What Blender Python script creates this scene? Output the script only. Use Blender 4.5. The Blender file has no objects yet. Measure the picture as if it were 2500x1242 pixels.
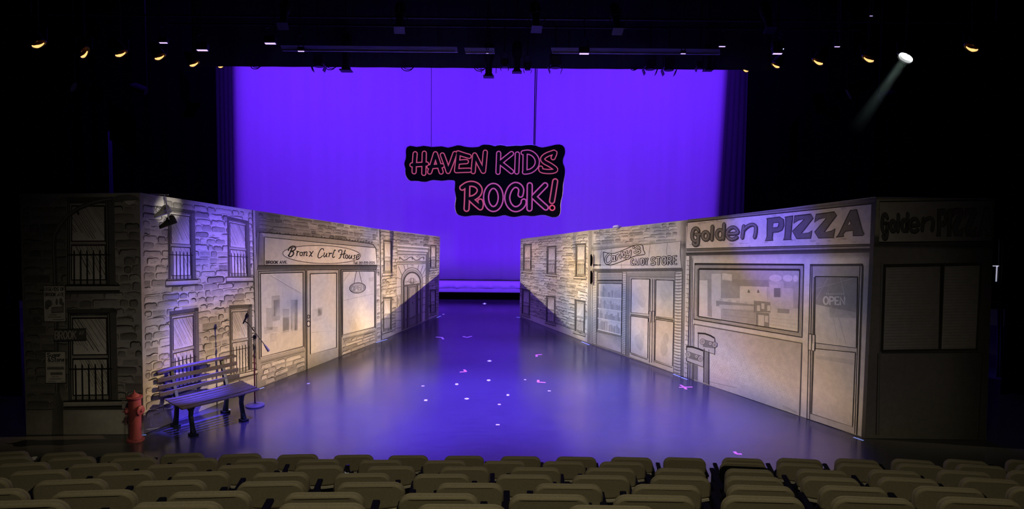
import bpy, bmesh, math, random
import numpy as np
from mathutils import Vector, Matrix

# ------------------------------------------------------------------ scene, camera, world, lights
S = bpy.context.scene
COL = S.collection
W, H = 2500, 1242
F = 1900.0                       # focal length in pixels
PPX, PPY = 1250.0, 487.0         # principal point
PITCH = math.atan((PPY - 350.0) / F)
ROLL = math.radians(0.5)
CAMZ = 4.4
cam_d = bpy.data.cameras.new('camera')
cam_d.sensor_fit = 'HORIZONTAL'; cam_d.sensor_width = 36.0
cam_d.lens = 36.0 * F / W
cam_d.shift_y = (PPY - H / 2) / W
cam_d.clip_start = 0.05; cam_d.clip_end = 200
cam = bpy.data.objects.new('camera', cam_d); COL.objects.link(cam)
CM = Matrix.Rotation(math.pi / 2 - PITCH, 3, 'X') @ Matrix.Rotation(ROLL, 3, 'Z')
cam.matrix_world = Matrix.Translation((0, 0, CAMZ)) @ CM.to_4x4()
S.camera = cam
S.view_settings.view_transform = 'Standard'
S.view_settings.look = 'None'
S.view_settings.gamma = 1.0
S.view_settings.use_curve_mapping = False
S.view_settings.exposure = 0.0
wd = bpy.data.worlds.new('world'); S.world = wd; wd.use_nodes = True
wd.node_tree.nodes['Background'].inputs[0].default_value = (0.01, 0.01, 0.03, 1)
wd.node_tree.nodes['Background'].inputs[1].default_value = 0.03

def aim(o, target):
    d = Vector(target) - o.location
    o.rotation_euler = d.to_track_quat('-Z', 'Y').to_euler()

def area(name, loc, target, sx, sy, power, color, spread=180):
    l = bpy.data.lights.new(name, 'AREA'); l.shape = 'RECTANGLE'
    l.size = sx; l.size_y = sy; l.energy = power; l.color = color; l.spread = math.radians(spread)
    o = bpy.data.objects.new(name, l); COL.objects.link(o); o.location = loc; aim(o, target)
    return o

def spot(name, loc, target, power, color, cone, blend=0.5, radius=0.06, gobo=None):
    l = bpy.data.lights.new(name, 'SPOT'); l.energy = power; l.color = color
    l.spot_size = math.radians(cone); l.spot_blend = blend; l.shadow_soft_size = radius
    o = bpy.data.objects.new(name, l); COL.objects.link(o); o.location = loc; aim(o, target)
    if gobo:                                   # breakup pattern (gobo) in the lamp's own gate
        l.use_nodes = True
        nt = l.node_tree; em = nt.nodes['Emission']
        tc = nt.nodes.new('ShaderNodeTexCoord')
        no = nt.nodes.new('ShaderNodeTexNoise'); no.inputs['Scale'].default_value = gobo[0]
        no.inputs['Detail'].default_value = 1.5
        mp = nt.nodes.new('ShaderNodeMapping'); mp.inputs['Location'].default_value = (gobo[2], gobo[2] * 2, 0)
        rp = nt.nodes.new('ShaderNodeValToRGB')
        e = rp.color_ramp.elements
        e[0].position = 0.36; e[0].color = gobo[1][0] + (1,)
        e[1].position = 0.64; e[1].color = gobo[1][-1] + (1,)
        for k, c in enumerate(gobo[1][1:-1]):
            el = e.new(0.36 + 0.28 * (k + 1) / (len(gobo[1]) - 1)); el.color = c + (1,)
        nt.links.new(tc.outputs['Normal'], mp.inputs[0]); nt.links.new(mp.outputs[0], no.inputs[0])
        nt.links.new(no.outputs[0], rp.inputs[0]); nt.links.new(rp.outputs[0], em.inputs[0])
    return o

VIOLET = (0.125, 0.016, 1.0)
BLUE = (0.11, 0.062, 1.0)
# cyclorama wash: long strips hung behind the border, floor strip behind the ground row
area('cyclorama_wash', (-0.9, 17.6, 8.9), (-0.9, 22.3, 2.6), 8.0, 1.5, 300, VIOLET, 125)
area('cyclorama_wash', (-7.0, 17.6, 8.9), (-6.4, 22.3, 2.6), 4.0, 1.5, 290, VIOLET, 125)
area('cyclorama_wash', (5.2, 17.6, 8.9), (4.6, 22.3, 2.6), 4.0, 1.5, 280, VIOLET, 125)
area('cyclorama_ground_wash', (-0.9, 21.0, 0.28), (-0.9, 22.3, 2.2), 13.5, 0.15, 72, VIOLET, 170)
# warm breakup specials crossing the stage on to the two painted walls
G_L = (7.5, [(0.26, 0.32, 0.62), (0.86, 0.74, 0.70), (1.0, 0.74, 0.44)], 3.1)
G_R = (7.5, [(0.36, 0.46, 0.62), (0.88, 0.82, 0.72), (1.0, 0.78, 0.42)], 7.7)
LSP, RSP = (5.2, 12.2, 5.2), (-7.6, 13.6, 5.3)
LBK, RBK = (8.3, 17.78, 5.5), (-8.3, 17.78, 5.5)
spot('left_wall_special', LSP, (-4.2, 14.2, 1.0), 7000, (1, 0.93, 0.83), 46, 0.5, 0.03, G_L)
spot('left_wall_back_special', LBK, (-1.7, 18.7, 1.1), 6000, (1, 0.93, 0.82), 26, 0.35, 0.03, G_L)
spot('right_wall_special', RSP, (3.7, 14.6, 1.0), 7600, (1, 0.93, 0.80), 44, 0.5, 0.03, G_R)
spot('right_wall_back_special', RBK, (1.0, 18.8, 1.9), 3500, (1, 0.92, 0.80), 24, 0.12, 0.03, G_R)
# blue specials on the wall tops
spot('left_blue_special', (1.5, 12.4, 6.6), (-5.0, 13.0, 2.75), 4600, BLUE, 17, 0.9, 0.05)
spot('right_blue_special', (-1.5, 12.4, 6.6), (4.4, 13.0, 2.95), 4200, BLUE, 17, 0.9, 0.05)
# overhead blue wash on the deck
for k, (x, y, p, cone) in enumerate([(-2.7, 12.8, 9500, 46), (0.0, 12.6, 6500, 50), (2.6, 12.8, 8500, 45),
                               (-1.4, 15.2, 3400, 40), (1.4, 15.2, 3400, 40), (0.0, 17.6, 900, 34)]):
    spot('deck_blue_wash', (x, y, 6.9), (x * 0.75, y - 0.1, 0), p, BLUE, cone, 0.9, 0.1)
spot('deck_front_wash', (3.0, 11.9, 6.9), (3.3, 11.5, 0), 4200, BLUE, 34, 1.0, 0.1)
spot('deck_front_wash', (-2.6, 11.9, 6.9), (-2.9, 11.5, 0), 3200, BLUE, 34, 1.0, 0.1)
spot('bench_blue_special', (-4.7, 11.9, 6.6), (-4.95, 11.95, 0.5), 16000, (0.08, 0.055, 1.0), 12, 1.0, 0.05)
spot('sneaker_special', (6.6, 12.0, 6.3), (-5.3, 11.9, 3.35), 6500, (1, 0.94, 0.82), 2.6, 0.9, 0.03)
# dim house light over the seats
spot('house_light', (0.0, 1.2, 9.4), (0.0, 8.4, 0.8), 690, (1.0, 0.90, 0.62), 80, 1.0, 0.5)

# ------------------------------------------------------------------ pixel geometry of the photograph
def ray(px, py):
    v = CM @ Vector(((px - PPX) / F, (PPY - py) / F, -1.0))
    return v

def floor_pt(px, py, z=0.0):
    d = ray(px, py); t = (z - CAMZ) / d.z
    return Vector((0, 0, CAMZ)) + d * t

def at_depth(px, py, y):
    d = ray(px, py); t = y / d.y
    return Vector((0, 0, CAMZ)) + d * t

# ------------------------------------------------------------------ materials
def mat(name, color, rough=0.6, metal=0.0, spec=0.5, noise=None, emit=None, estr=0.0, bump=None):
    m = bpy.data.materials.new(name); m.use_nodes = True
    nt = m.node_tree; b = nt.nodes['Principled BSDF']
    b.inputs['Base Color'].default_value = tuple(color) + (1,)
    b.inputs['Roughness'].default_value = rough
    b.inputs['Metallic'].default_value = metal
    b.inputs['Specular IOR Level'].default_value = spec
    if emit:
        b.inputs['Emission Color'].default_value = tuple(emit) + (1,)
        b.inputs['Emission Strength'].default_value = estr
    tc = nt.nodes.new('ShaderNodeTexCoord')
    if noise:
        sc, amt = noise
        n = nt.nodes.new('ShaderNodeTexNoise'); n.inputs['Scale'].default_value = sc; n.inputs['Detail'].default_value = 4
        mx = nt.nodes.new('ShaderNodeMix'); mx.data_type = 'RGBA'
        mx.inputs[6].default_value = tuple(c * (1 - amt) for c in color) + (1,)
        mx.inputs[7].default_value = tuple(min(1, c * (1 + amt)) for c in color) + (1,)
        nt.links.new(tc.outputs['Object'], n.inputs['Vector'])
        nt.links.new(n.outputs[0], mx.inputs[0]); nt.links.new(mx.outputs[2], b.inputs['Base Color'])
    if bump:
        sc, st = bump
        n2 = nt.nodes.new('ShaderNodeTexNoise'); n2.inputs['Scale'].default_value = sc
        bp = nt.nodes.new('ShaderNodeBump'); bp.inputs['Strength'].default_value = st; bp.inputs['Distance'].default_value = 0.01
        nt.links.new(tc.outputs['Object'], n2.inputs['Vector'])
        nt.links.new(n2.outputs[0], bp.inputs['Height']); nt.links.new(bp.outputs[0], b.inputs['Normal'])
    return m

def art_material():
    m = bpy.data.materials.new('printed_canvas'); m.use_nodes = True
    nt = m.node_tree; b = nt.nodes['Principled BSDF']
    b.inputs['Roughness'].default_value = 0.85; b.inputs['Specular IOR Level'].default_value = 0.15
    a = nt.nodes.new('ShaderNodeAttribute'); a.attribute_name = 'Col'
    tc = nt.nodes.new('ShaderNodeTexCoord')
    n = nt.nodes.new('ShaderNodeTexNoise'); n.inputs['Scale'].default_value = 9; n.inputs['Detail'].default_value = 7
    n.inputs['Roughness'].default_value = 0.7
    mr = nt.nodes.new('ShaderNodeMapRange')
    mr.inputs[1].default_value = 0.3; mr.inputs[2].default_value = 0.7; mr.inputs[3].default_value = 0.86; mr.inputs[4].default_value = 1.1
    mx = nt.nodes.new('ShaderNodeMix'); mx.data_type = 'RGBA'; mx.blend_type = 'MULTIPLY'; mx.inputs[0].default_value = 1.0
    nt.links.new(tc.outputs['Object'], n.inputs['Vector']); nt.links.new(n.outputs[0], mr.inputs[0])
    nt.links.new(a.outputs['Color'], mx.inputs[6]); nt.links.new(mr.outputs[0], mx.inputs[7])
    nt.links.new(mx.outputs[2], b.inputs['Base Color'])
    return m

def deck_material():
    m = bpy.data.materials.new('black_stage_deck'); m.use_nodes = True
    nt = m.node_tree; b = nt.nodes['Principled BSDF']
    tc = nt.nodes.new('ShaderNodeTexCoord')
    n = nt.nodes.new('ShaderNodeTexNoise'); n.inputs['Scale'].default_value = 0.9; n.inputs['Detail'].default_value = 6
    r = nt.nodes.new('ShaderNodeMapRange'); r.inputs[1].default_value = 0.3; r.inputs[2].default_value = 0.7
    r.inputs[3].default_value = 0.16; r.inputs[4].default_value = 0.27
    nt.links.new(tc.outputs['Object'], n.inputs[0]); nt.links.new(n.outputs[0], r.inputs[0]); nt.links.new(r.outputs[0], b.inputs['Roughness'])
    mp = nt.nodes.new('ShaderNodeMapping'); mp.inputs['Scale'].default_value = (1.2, 7.0, 1)
    n2 = nt.nodes.new('ShaderNodeTexNoise'); n2.inputs['Scale'].default_value = 2.2; n2.inputs['Detail'].default_value = 9; n2.inputs['Roughness'].default_value = 0.72
    rp = nt.nodes.new('ShaderNodeValToRGB')
    rp.color_ramp.elements[0].position = 0.35; rp.color_ramp.elements[0].color = (0.05, 0.05, 0.052, 1)
    rp.color_ramp.elements[1].position = 0.75; rp.color_ramp.elements[1].color = (0.085, 0.085, 0.088, 1)
    nt.links.new(tc.outputs['Object'], mp.inputs[0]); nt.links.new(mp.outputs[0], n2.inputs[0]); nt.links.new(n2.outputs[0], rp.inputs[0])
    nt.links.new(rp.outputs[0], b.inputs['Base Color'])
    b.inputs['IOR'].default_value = 2.0
    return m

def fold_shade_material(name, color, amt, sx, rough=0.95):  # shade of the folds mixed into the colour as vertical streaks
    m = bpy.data.materials.new(name); m.use_nodes = True
    nt = m.node_tree; b = nt.nodes['Principled BSDF']; b.inputs['Roughness'].default_value = rough
    b.inputs['Specular IOR Level'].default_value = 0.1
    tc = nt.nodes.new('ShaderNodeTexCoord'); mp = nt.nodes.new('ShaderNodeMapping'); mp.inputs['Scale'].default_value = (sx, 1, 0.12)
    n = nt.nodes.new('ShaderNodeTexNoise'); n.inputs['Scale'].default_value = 1.6; n.inputs['Detail'].default_value = 5
    mx = nt.nodes.new('ShaderNodeMix'); mx.data_type = 'RGBA'
    mx.inputs[6].default_value = tuple(c * (1 - amt) for c in color) + (1,); mx.inputs[7].default_value = tuple(color) + (1,)
    nt.links.new(tc.outputs['Object'], mp.inputs[0]); nt.links.new(mp.outputs[0], n.inputs[0]); nt.links.new(n.outputs[0], mx.inputs[0])
    nt.links.new(mx.outputs[2], b.inputs['Base Color'])
    return m

M = {
    'art': art_material(), 'deck': deck_material(),
    'black': mat('black_paint', (0.006, 0.006, 0.007), 0.9, spec=0.1),
    'riser': mat('dark_carpet', (0.03, 0.03, 0.034), 0.95, noise=(30, 0.3)),
    'cyc': fold_shade_material('cyclorama_muslin', (0.80, 0.80, 0.80), 0.17, 2.2),
    'leg': fold_shade_material('black_velour', (0.075, 0.075, 0.08), 0.5, 6),
    'border': fold_shade_material('black_border_velour', (0.07, 0.07, 0.075), 0.5, 6),
    'seat': mat('olive_seat_fabric', (0.295, 0.258, 0.17), 0.95, spec=0.1, noise=(60, 0.22), bump=(300, 0.2)),
    'seatshell': mat('black_seat_shell', (0.008, 0.008, 0.009), 0.8, spec=0.08),
    'seattrim': mat('beige_seat_trim', (0.52, 0.48, 0.38), 0.5),
    'steel': mat('black_steel', (0.02, 0.02, 0.022), 0.45, spec=0.5),
    'iron': mat('dark_green_cast_iron', (0.015, 0.025, 0.023), 0.4, spec=0.3),
    'slat': mat('weathered_wood_slat', (0.085, 0.068, 0.055), 0.55, noise=(14, 0.35)),
    'red': mat('red_hydrant_paint', (0.46, 0.10, 0.11), 0.45, noise=(8, 0.15)),
    'chain': mat('hydrant_chain_steel', (0.45, 0.16, 0.15), 0.4, metal=0.3),
    'mic': mat('black_mic_stand', (0.015, 0.015, 0.017), 0.35),
    'micred': mat('maroon_pole', (0.10, 0.012, 0.02), 0.3),
    'micbase': mat('grey_mic_base', (0.16, 0.16, 0.18), 0.4),
    'rubber': mat('grey_rubber', (0.16, 0.16, 0.15), 0.7),
    'shoewhite': mat('white_sneaker_canvas', (0.75, 0.73, 0.68), 0.8, noise=(30, 0.15)),
    'shoedark': mat('dark_sneaker_suede', (0.05, 0.045, 0.04), 0.8, noise=(30, 0.2)),
    'lace': mat('white_lace', (0.8, 0.78, 0.74), 0.8),
    'gold': mat('gold_reflector', (0.12, 0.06, 0.02), 0.4, metal=1.0),
    'goldglint': mat('glowing_gold_glint', (0.9, 0.55, 0.2), 0.3, emit=(1.0, 0.50, 0.16), estr=1.6),  # emission stands in for filament glints on the reflector
    'silver': mat('bare_aluminium', (0.75, 0.74, 0.7), 0.3, metal=1.0),
    'ledviolet': mat('violet_led_lens', (0.8, 0.7, 1), 0.3, emit=(0.62, 0.45, 1.0), estr=1.6),
    'ledblue': mat('blue_led_lens', (0.6, 0.6, 1), 0.3, emit=(0.45, 0.5, 1.0), estr=3.0),
    'lampwhite': mat('lit_spot_lens', (1, 1, 1), 0.3, emit=(0.92, 1.0, 0.95), estr=6.0),
    'raceway': mat('grey_raceway', (0.85, 0.80, 0.85), 0.6),
    'board': mat('navy_sign_board', (0.004, 0.004, 0.016), 0.7, spec=0.2),
    'boardedge': mat('pale_edge_halo', (0.55, 0.5, 0.7), 0.6),
    'neonred': mat('pink_neon_tube', (0.3, 0.05, 0.1), 0.4, emit=(0.50, 0.075, 0.19), estr=0.85),
    'neonpink': mat('magenta_neon_tube', (0.3, 0.05, 0.2), 0.4, emit=(0.46, 0.075, 0.36), estr=0.85),
    'letterface': mat('dark_letter_face', (0.006, 0.005, 0.016), 0.7),
    'tapepink': mat('pink_tape', (0.95, 0.38, 0.55), 0.6, emit=(0.9, 0.2, 0.5), estr=0.25),
    'tapewhite': mat('white_tape', (0.95, 0.93, 0.90), 0.6, emit=(0.9, 0.9, 1.0), estr=0.15),
    'tapeblue': mat('blue_tape', (0.5, 0.6, 0.95), 0.6, emit=(0.25, 0.4, 1.0), estr=0.3),
    'tapeviolet': mat('violet_tape', (0.6, 0.4, 0.95), 0.6, emit=(0.4, 0.15, 0.9), estr=0.3),
    'wing': mat('black_wing_velour', (0.0014, 0.0014, 0.0016), 1.0, spec=0.0),
    'groundrow': mat('black_ground_row', (0.0006, 0.0006, 0.001), 1.0, spec=0.0),
    'paper': mat('white_paper', (0.9, 0.88, 0.82), 0.8),
    'cable': mat('black_cable', (0.006, 0.006, 0.01), 0.6),
    'skirt': mat('white_drape', (0.9, 0.9, 0.9), 0.95),
    'glow': mat('glow_tape', (0.8, 0.8, 0.85), 0.6, emit=(0.72, 0.74, 0.95), estr=0.42),
}

# ------------------------------------------------------------------ object helpers
def tag(o, label=None, cat=None, group=None, kind=None):
    if label: o['label'] = label
    if cat: o['category'] = cat
    if group: o['group'] = group
    if kind: o['kind'] = kind
    return o

def thing(name, label, cat, loc=(0, 0, 0), group=None, rot=None):
    o = bpy.data.objects.new(name, None); COL.objects.link(o); o.location = loc
    o.empty_display_size = 0.1
    if rot is not None: o.rotation_euler = rot
    return tag(o, label, cat, group)

def mobj(name, verts, faces, m, parent=None, cols=None, smooth=False, origin=None):
    me = bpy.data.meshes.new(name)
    off = Vector(origin) if origin is not None else Vector((0, 0, 0))
    me.from_pydata([tuple(Vector(v) - off) for v in verts], [], faces)
    me.materials.append(m)
    if cols is not None:
        a = me.color_attributes.new('Col', 'FLOAT_COLOR', 'CORNER')
        a.data.foreach_set('color', np.array(cols, dtype=np.float32).ravel())
    if smooth:
        me.polygons.foreach_set('use_smooth', [True] * len(me.polygons))
    o = bpy.data.objects.new(name, me); COL.objects.link(o)
    if parent: o.parent = parent
    if origin is not None and not parent: o.location = off
    return o

class MB:
    """collects solid shapes into one mesh"""
    def __init__(s): s.v = []; s.f = []
    def box(s, c, size, R=None):
        n = len(s.v); hx, hy, hz = (k / 2 for k in size)
        for x, y, z in [(-1,-1,-1),(1,-1,-1),(1,1,-1),(-1,1,-1),(-1,-1,1),(1,-1,1),(1,1,1),(-1,1,1)]:
            p = Vector((x * hx, y * hy, z * hz))
            if R is not None: p = R @ p
            s.v.append(Vector(c) + p)
        s.f += [[n+a for a in q] for q in [(0,3,2,1),(4,5,6,7),(0,1,5,4),(1,2,6,5),(2,3,7,6),(3,0,4,7)]]
        return s
    def tube(s, pts, r, n=8, cap=True, flat=1.0):
        pts = [Vector(p) for p in pts]
        rs = r if isinstance(r, (list, tuple)) else [r] * len(pts)
        base = len(s.v); prev = None
        for i, p in enumerate(pts):
            t = (pts[min(i+1, len(pts)-1)] - pts[max(i-1, 0)])
            t = t.normalized() if t.length > 1e-9 else Vector((0, 0, 1))
            if prev is None:
                up = Vector((0, 0, 1)) if abs(t.z) < 0.9 else Vector((1, 0, 0))
                a = t.cross(up).normalized()
            else:
                a = (prev - t * prev.dot(t)).normalized()
            prev = a; b = t.cross(a)
            for k in range(n):
                w = 2 * math.pi * k / n
                s.v.append(p + a * math.cos(w) * rs[i] + b * math.sin(w) * rs[i] * flat)
        for i in range(len(pts) - 1):
            for k in range(n):
                s.f.append([base+i*n+k, base+i*n+(k+1) % n, base+(i+1)*n+(k+1) % n, base+(i+1)*n+k])
        if cap:
            s.f.append([base+k for k in range(n)][::-1]); s.f.append([base+(len(pts)-1)*n+k for k in range(n)])
        return s
    def beam(s, pts, w, h, side):
        """rectangular section swept along pts; side = direction of the w dimension"""
        pts = [Vector(p) for p in pts]; base = len(s.v); side = Vector(side).normalized()
        ws = w if isinstance(w, list) else [w] * len(pts); hs = h if isinstance(h, list) else [h] * len(pts)
        for i, p in enumerate(pts):
            t = (pts[min(i+1, len(pts)-1)] - pts[max(i-1, 0)]).normalized()
            nrm = t.cross(side).normalized()
            for a, b in [(-1,-1),(1,-1),(1,1),(-1,1)]:
                s.v.append(p + side * a * ws[i] / 2 + nrm * b * hs[i] / 2)
        for i in range(len(pts)-1):
            for k in range(4):
                s.f.append([base+i*4+k, base+i*4+(k+1) % 4, base+(i+1)*4+(k+1) % 4, base+(i+1)*4+k])
        s.f.append([base+k for k in (3,2,1,0)]); e = base+(len(pts)-1)*4; s.f.append([e, e+1, e+2, e+3])
        return s
    def lathe(s, prof, c=(0, 0, 0), n=24, R=None, cap=True):
        base = len(s.v); c = Vector(c)
        for r, z in prof:
            for k in range(n):
                w = 2 * math.pi * k / n
                p = Vector((r * math.cos(w), r * math.sin(w), z))
                if R is not None: p = R @ p
                s.v.append(c + p)
        for i in range(len(prof)-1):
            for k in range(n):
                s.f.append([base+i*n+k, base+i*n+(k+1) % n, base+(i+1)*n+(k+1) % n, base+(i+1)*n+k])
        if cap: s.f.append([base+k for k in range(n)][::-1]); s.f.append([base+(len(prof)-1)*n+k for k in range(n)])
        return s
    def prism(s, poly, z0, z1, X, Y, Z, O):
        n = len(poly); b = len(s.v)
        for z in (z0, z1):
            for x, y in poly: s.v.append(Vector(O) + X * x + Y * y + Z * z)
        s.f.append([b+i for i in range(n)][::-1]); s.f.append([b+n+i for i in range(n)])
        for i in range(n): s.f.append([b+i, b+(i+1) % n, b+n+(i+1) % n, b+n+i])
        return s
    def build(s, name, m, parent=None, origin=None, smooth=False, bevel=0):
        o = mobj(name, s.v, s.f, m, parent, smooth=smooth, origin=origin)
        if bevel:
            md = o.modifiers.new('bevel', 'BEVEL'); md.width = bevel; md.segments = 2; md.limit_method = 'ANGLE'
        if smooth:
            o.data.set_sharp_from_angle(angle=math.radians(40))
        return o

# ------------------------------------------------------------------ the setting
def struct(name, mb, m, label=None):
    o = mb.build(name, m); tag(o, label, None, None, 'structure'); return o

struct('floor', MB().box((0, 18.2, -0.05), (30, 16.6, 0.1)), M['deck'])
struct('wall_back', MB().box((0, 26.6, 5), (30, 0.2, 10.4)), M['black'])
struct('wall_left', MB().box((-15.1, 11, 5), (0.2, 31, 10.4)), M['black'])
struct('wall_right', MB().box((15.1, 11, 5), (0.2, 31, 10.4)), M['black'])
struct('wall_front', MB().box((0, -4.2, 5), (30, 0.2, 10.4)), M['black'])
struct('ceiling', MB().box((0, 11, 10.3), (30, 31, 0.2)), M['black'])

# cyclorama and the masking beside it
CY = 22.3
pz = lambda px, py, y: at_depth(px, py, y)
L0c = pz(562, 165, CY); R0c = pz(1783, 170, CY); R1c = pz(1760, 525, CY); B0c = pz(1170, 686, CY)
slope = (R1c.x - R0c.x) / (R1c.z - R0c.z)
nx, nz = 40, 12; vs = []; fs = []
for j in range(nz + 1):
    z = B0c.z + (10.15 - B0c.z) * j / nz
    for i in range(nx + 1):
        xr = R0c.x + (z - R0c.z) * slope
        x = L0c.x + (xr - L0c.x) * i / nx
        vs.append((x, CY + 0.015 * math.sin(i * 2.1) * (1 - j / nz), z))
for j in range(nz):
    for i in range(nx):
        a = j * (nx + 1) + i; fs.append([a, a + 1, a + nx + 2, a + nx + 1])
o = mobj('cyclorama', vs, fs, M['cyc'], smooth=True, origin=(L0c.x, CY, 0))
md = o.modifiers.new('thick', 'SOLIDIFY'); md.thickness = 0.004; md.offset = 1
tag(o, 'tall plain cyclorama cloth lit violet across the back of the stage', 'backdrop')
# gathered hem of the cyclorama and the black ground row in front of it
a = pz(1040, 686, CY - 0.12); b = pz(1310, 687, CY - 0.12); c = pz(1170, 701.5, CY - 0.12)
vs = []; fs = []; n = 240; rng = random.Random(4)
xa, xb = L0c.x + 1.0, R0c.x - 1.2
for i in range(n + 1):
    x = xa + (xb - xa) * i / n
    g = 0.03 * math.sin(i * 0.7) + 0.02 * math.sin(i * 1.9 + 1)
    for k, (y, z) in enumerate([(0.10, a.z + 0.012), (0.02 + g * 0.3, a.z - 0.01), (-0.04 + g, (a.z + c.z) / 2 + 0.02 * math.sin(i * 1.3)), (-0.05 - g, c.z + 0.02), (0.02, c.z - 0.01 + 0.01 * math.sin(i * .31))]):
        vs.append((x, CY - 0.2 + y, z))
for i in range(n):
    for k in range(4):
        p = i * 5 + k; fs.append([p, p + 5, p + 6, p + 1])
o = mobj('drape_hem', vs, fs, M['skirt'], smooth=True, origin=((xa + xb) / 2, CY, 0))
md = o.modifiers.new('thick', 'SOLIDIFY'); md.thickness = 0.01
tag(o, 'gathered pale cloth hem lying along the foot of the violet cyclorama', 'cloth')
g0 = pz(1170, 713.5, 21.2); g1 = floor_pt(1170, 731)
GY = g1.y
gz = at_depth(1170, 714, GY).z
o = MB().box(((xa + xb) / 2, GY + 0.02, gz / 2), (xb - xa + 1.4, 0.04, gz)).build('ground_row', M['groundrow'], origin=((xa + xb) / 2, GY, 0))
tag(o, 'low black ground row standing across the stage below the violet cyclorama', 'masking board')
# low white ledge between the ground row and the cloth
o = MB().box(((xa + xb) / 2, CY - 0.2, (c.z - 0.01) / 2), (xb - xa, 0.16, c.z - 0.01)).build('cyclorama_skirt', M['skirt'])
tag(o, 'plain skirt cloth hanging under the gathered hem at the back', 'cloth')

def cloth(name, p00, p10, p11, p01, m, label, cat, folds=10, amp=0.05, origin=None, group=None):
    """rippled hanging cloth between four corners (bottom left, bottom right, top right, top left)"""
    p00, p10, p11, p01 = (Vector(p) for p in (p00, p10, p11, p01)); vs = []; fs = []
    nu, nv = folds * 8, 6
    for j in range(nv + 1):
        for i in range(nu + 1):
            u, v = i / nu, j / nv
            p = p00 * (1-u) * (1-v) + p10 * u * (1-v) + p11 * u * v + p01 * (1-u) * v
            nrm = (p10 - p00).cross(p01 - p00).normalized()
            vs.append(p + nrm * amp * math.sin(u * folds * 2 * math.pi))
    for j in range(nv):
        for i in range(nu):
            q = j * (nu + 1) + i; fs.append([q, q + 1, q + nu + 2, q + nu + 1])
    o = mobj(name, vs, fs, m, smooth=True, origin=(p00 + p10) / 2)
    md = o.modifiers.new('thick', 'SOLIDIFY'); md.thickness = 0.01
    return tag(o, label, cat, group)

LY = 22.0
for side, (xi, xo, lab) in {'l': (566, 525, 'dark leg curtain hanging left of the violet cyclorama'),
                            'r': (1778, 1827, 'dark leg curtain hanging right of the violet cyclorama')}.items():
    t_in, t_out = pz(xi, 165, LY), pz(xo, 165, LY)
    zt = 7.4
    dxi = slope if side == 'r' else 0
    bi = Vector((t_in.x + (0.02 - t_in.z) * dxi * 0.98, LY, 0.02)); ti = Vector((t_in.x + (zt - t_in.z) * dxi, LY, zt))
    bo = Vector((t_out.x, LY, 0.02)); to = Vector((t_out.x, LY, zt))
    cloth('leg_curtain', bo if side == 'l' else bi, bi if side == 'l' else bo, ti if side == 'l' else to, to if side == 'l' else ti,
          M['leg'], lab, 'curtain', folds=4, amp=0.015, group='black stage curtains')
# wing masking further out, and the border that hides the rig
for px0, px1, y, lab in [(-60, 530, 21.0, 'wide black wing curtain at the far left behind the brick return'),
                         (1822, 2640, 21.0, 'wide black wing curtain at the far right behind the pizza shop')]:
    p0, p1 = pz(px0, 400, y), pz(px1, 400, y)
    cloth('wing_curtain', (p0.x, y, 0.02), (p1.x, y, 0.02), (p1.x, y, 8.6), (p0.x, y, 8.6), M['wing'], lab, 'curtain', folds=14, amp=0.02, group='black stage curtains')
for px0, px1, y, lab in [(-120, 40, 13.0, 'added black leg curtain hiding spill beside the outer edge of the brick return'), (2462, 2640, 13.6, 'added black leg curtain hiding spill beyond the outer edge of the pizza return')]:
    p0, p1 = pz(px0, 600, y), pz(px1, 600, y)
    cloth('leg_curtain', (p0.x, y, 0.02), (p1.x, y, 0.02), (p1.x, y, 8.6), (p0.x, y, 8.6), M['wing'], lab, 'curtain', folds=4, amp=0.03, group='black stage curtains')  # unseen legs added to keep the outer edges black
BY = 16.5
bl, br = pz(470, 161.5, BY), pz(1880, 171, BY)
cloth('border_curtain', bl, br, (br.x, BY, 9.2), (bl.x, BY, 9.2), M['border'],
      'black border curtain hanging across the top of the stage', 'curtain', folds=16, amp=0.02)

# narrow blue-lit curtain edges seen beyond the two ends
for (x0, y0, x1, y1, wpx, yd, lab) in [(2438, 585, 2424, 1062, 15, 14.6, 'narrow dark blue curtain edge right of the pizza shop'),
                                       (263, 320, 266, 470, 9, 20.6, 'narrow dark blue curtain edge above the brick return')]:
    a0, a1 = pz(x0, y0, yd), pz(x1, y1, yd)
    w = wpx * yd / F
    a1.z = 0.02
    cloth('curtain_edge', (a1.x, yd, a1.z), (a1.x + w, yd, a1.z), (a0.x + w, yd, a0.z), (a0.x, yd, a0.z), fold_shade_material('blue_velour', (0.03, 0.03, 0.05), 0.4, 6), lab, 'curtain', folds=2, amp=0.01)

# ------------------------------------------------------------------ painted scenery flats
def homography(quad):
    A = []; B = []
    for (u, v), (x, y) in zip([(0, 0), (1, 0), (1, 1), (0, 1)], quad):
        A.append([u, v, 1, 0, 0, 0, -u*x, -v*x]); B.append(x)
        A.append([0, 0, 0, u, v, 1, -u*y, -v*y]); B.append(y)
    h = np.linalg.solve(np.array(A, float), np.array(B, float))
    return np.append(h, 1).reshape(3, 3)

def bil(quad, s, t):
    (ax, ay), (bx, by), (cx, cy), (dx, dy) = quad      # TL TR BR BL ; t down
    x = (ax*(1-s)+bx*s)*(1-t) + (dx*(1-s)+cx*s)*t
    y = (ay*(1-s)+by*s)*(1-t) + (dy*(1-s)+cy*s)*t
    return (x, y)

PAPER = (0.62, 0.58, 0.515)
def tone(k, tint=(1, 1, 1)):
    return tuple(c * k * t for c, t in zip(PAPER, tint))
INK = (0.035, 0.03, 0.028)
DARK = (0.10, 0.09, 0.08)

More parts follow.
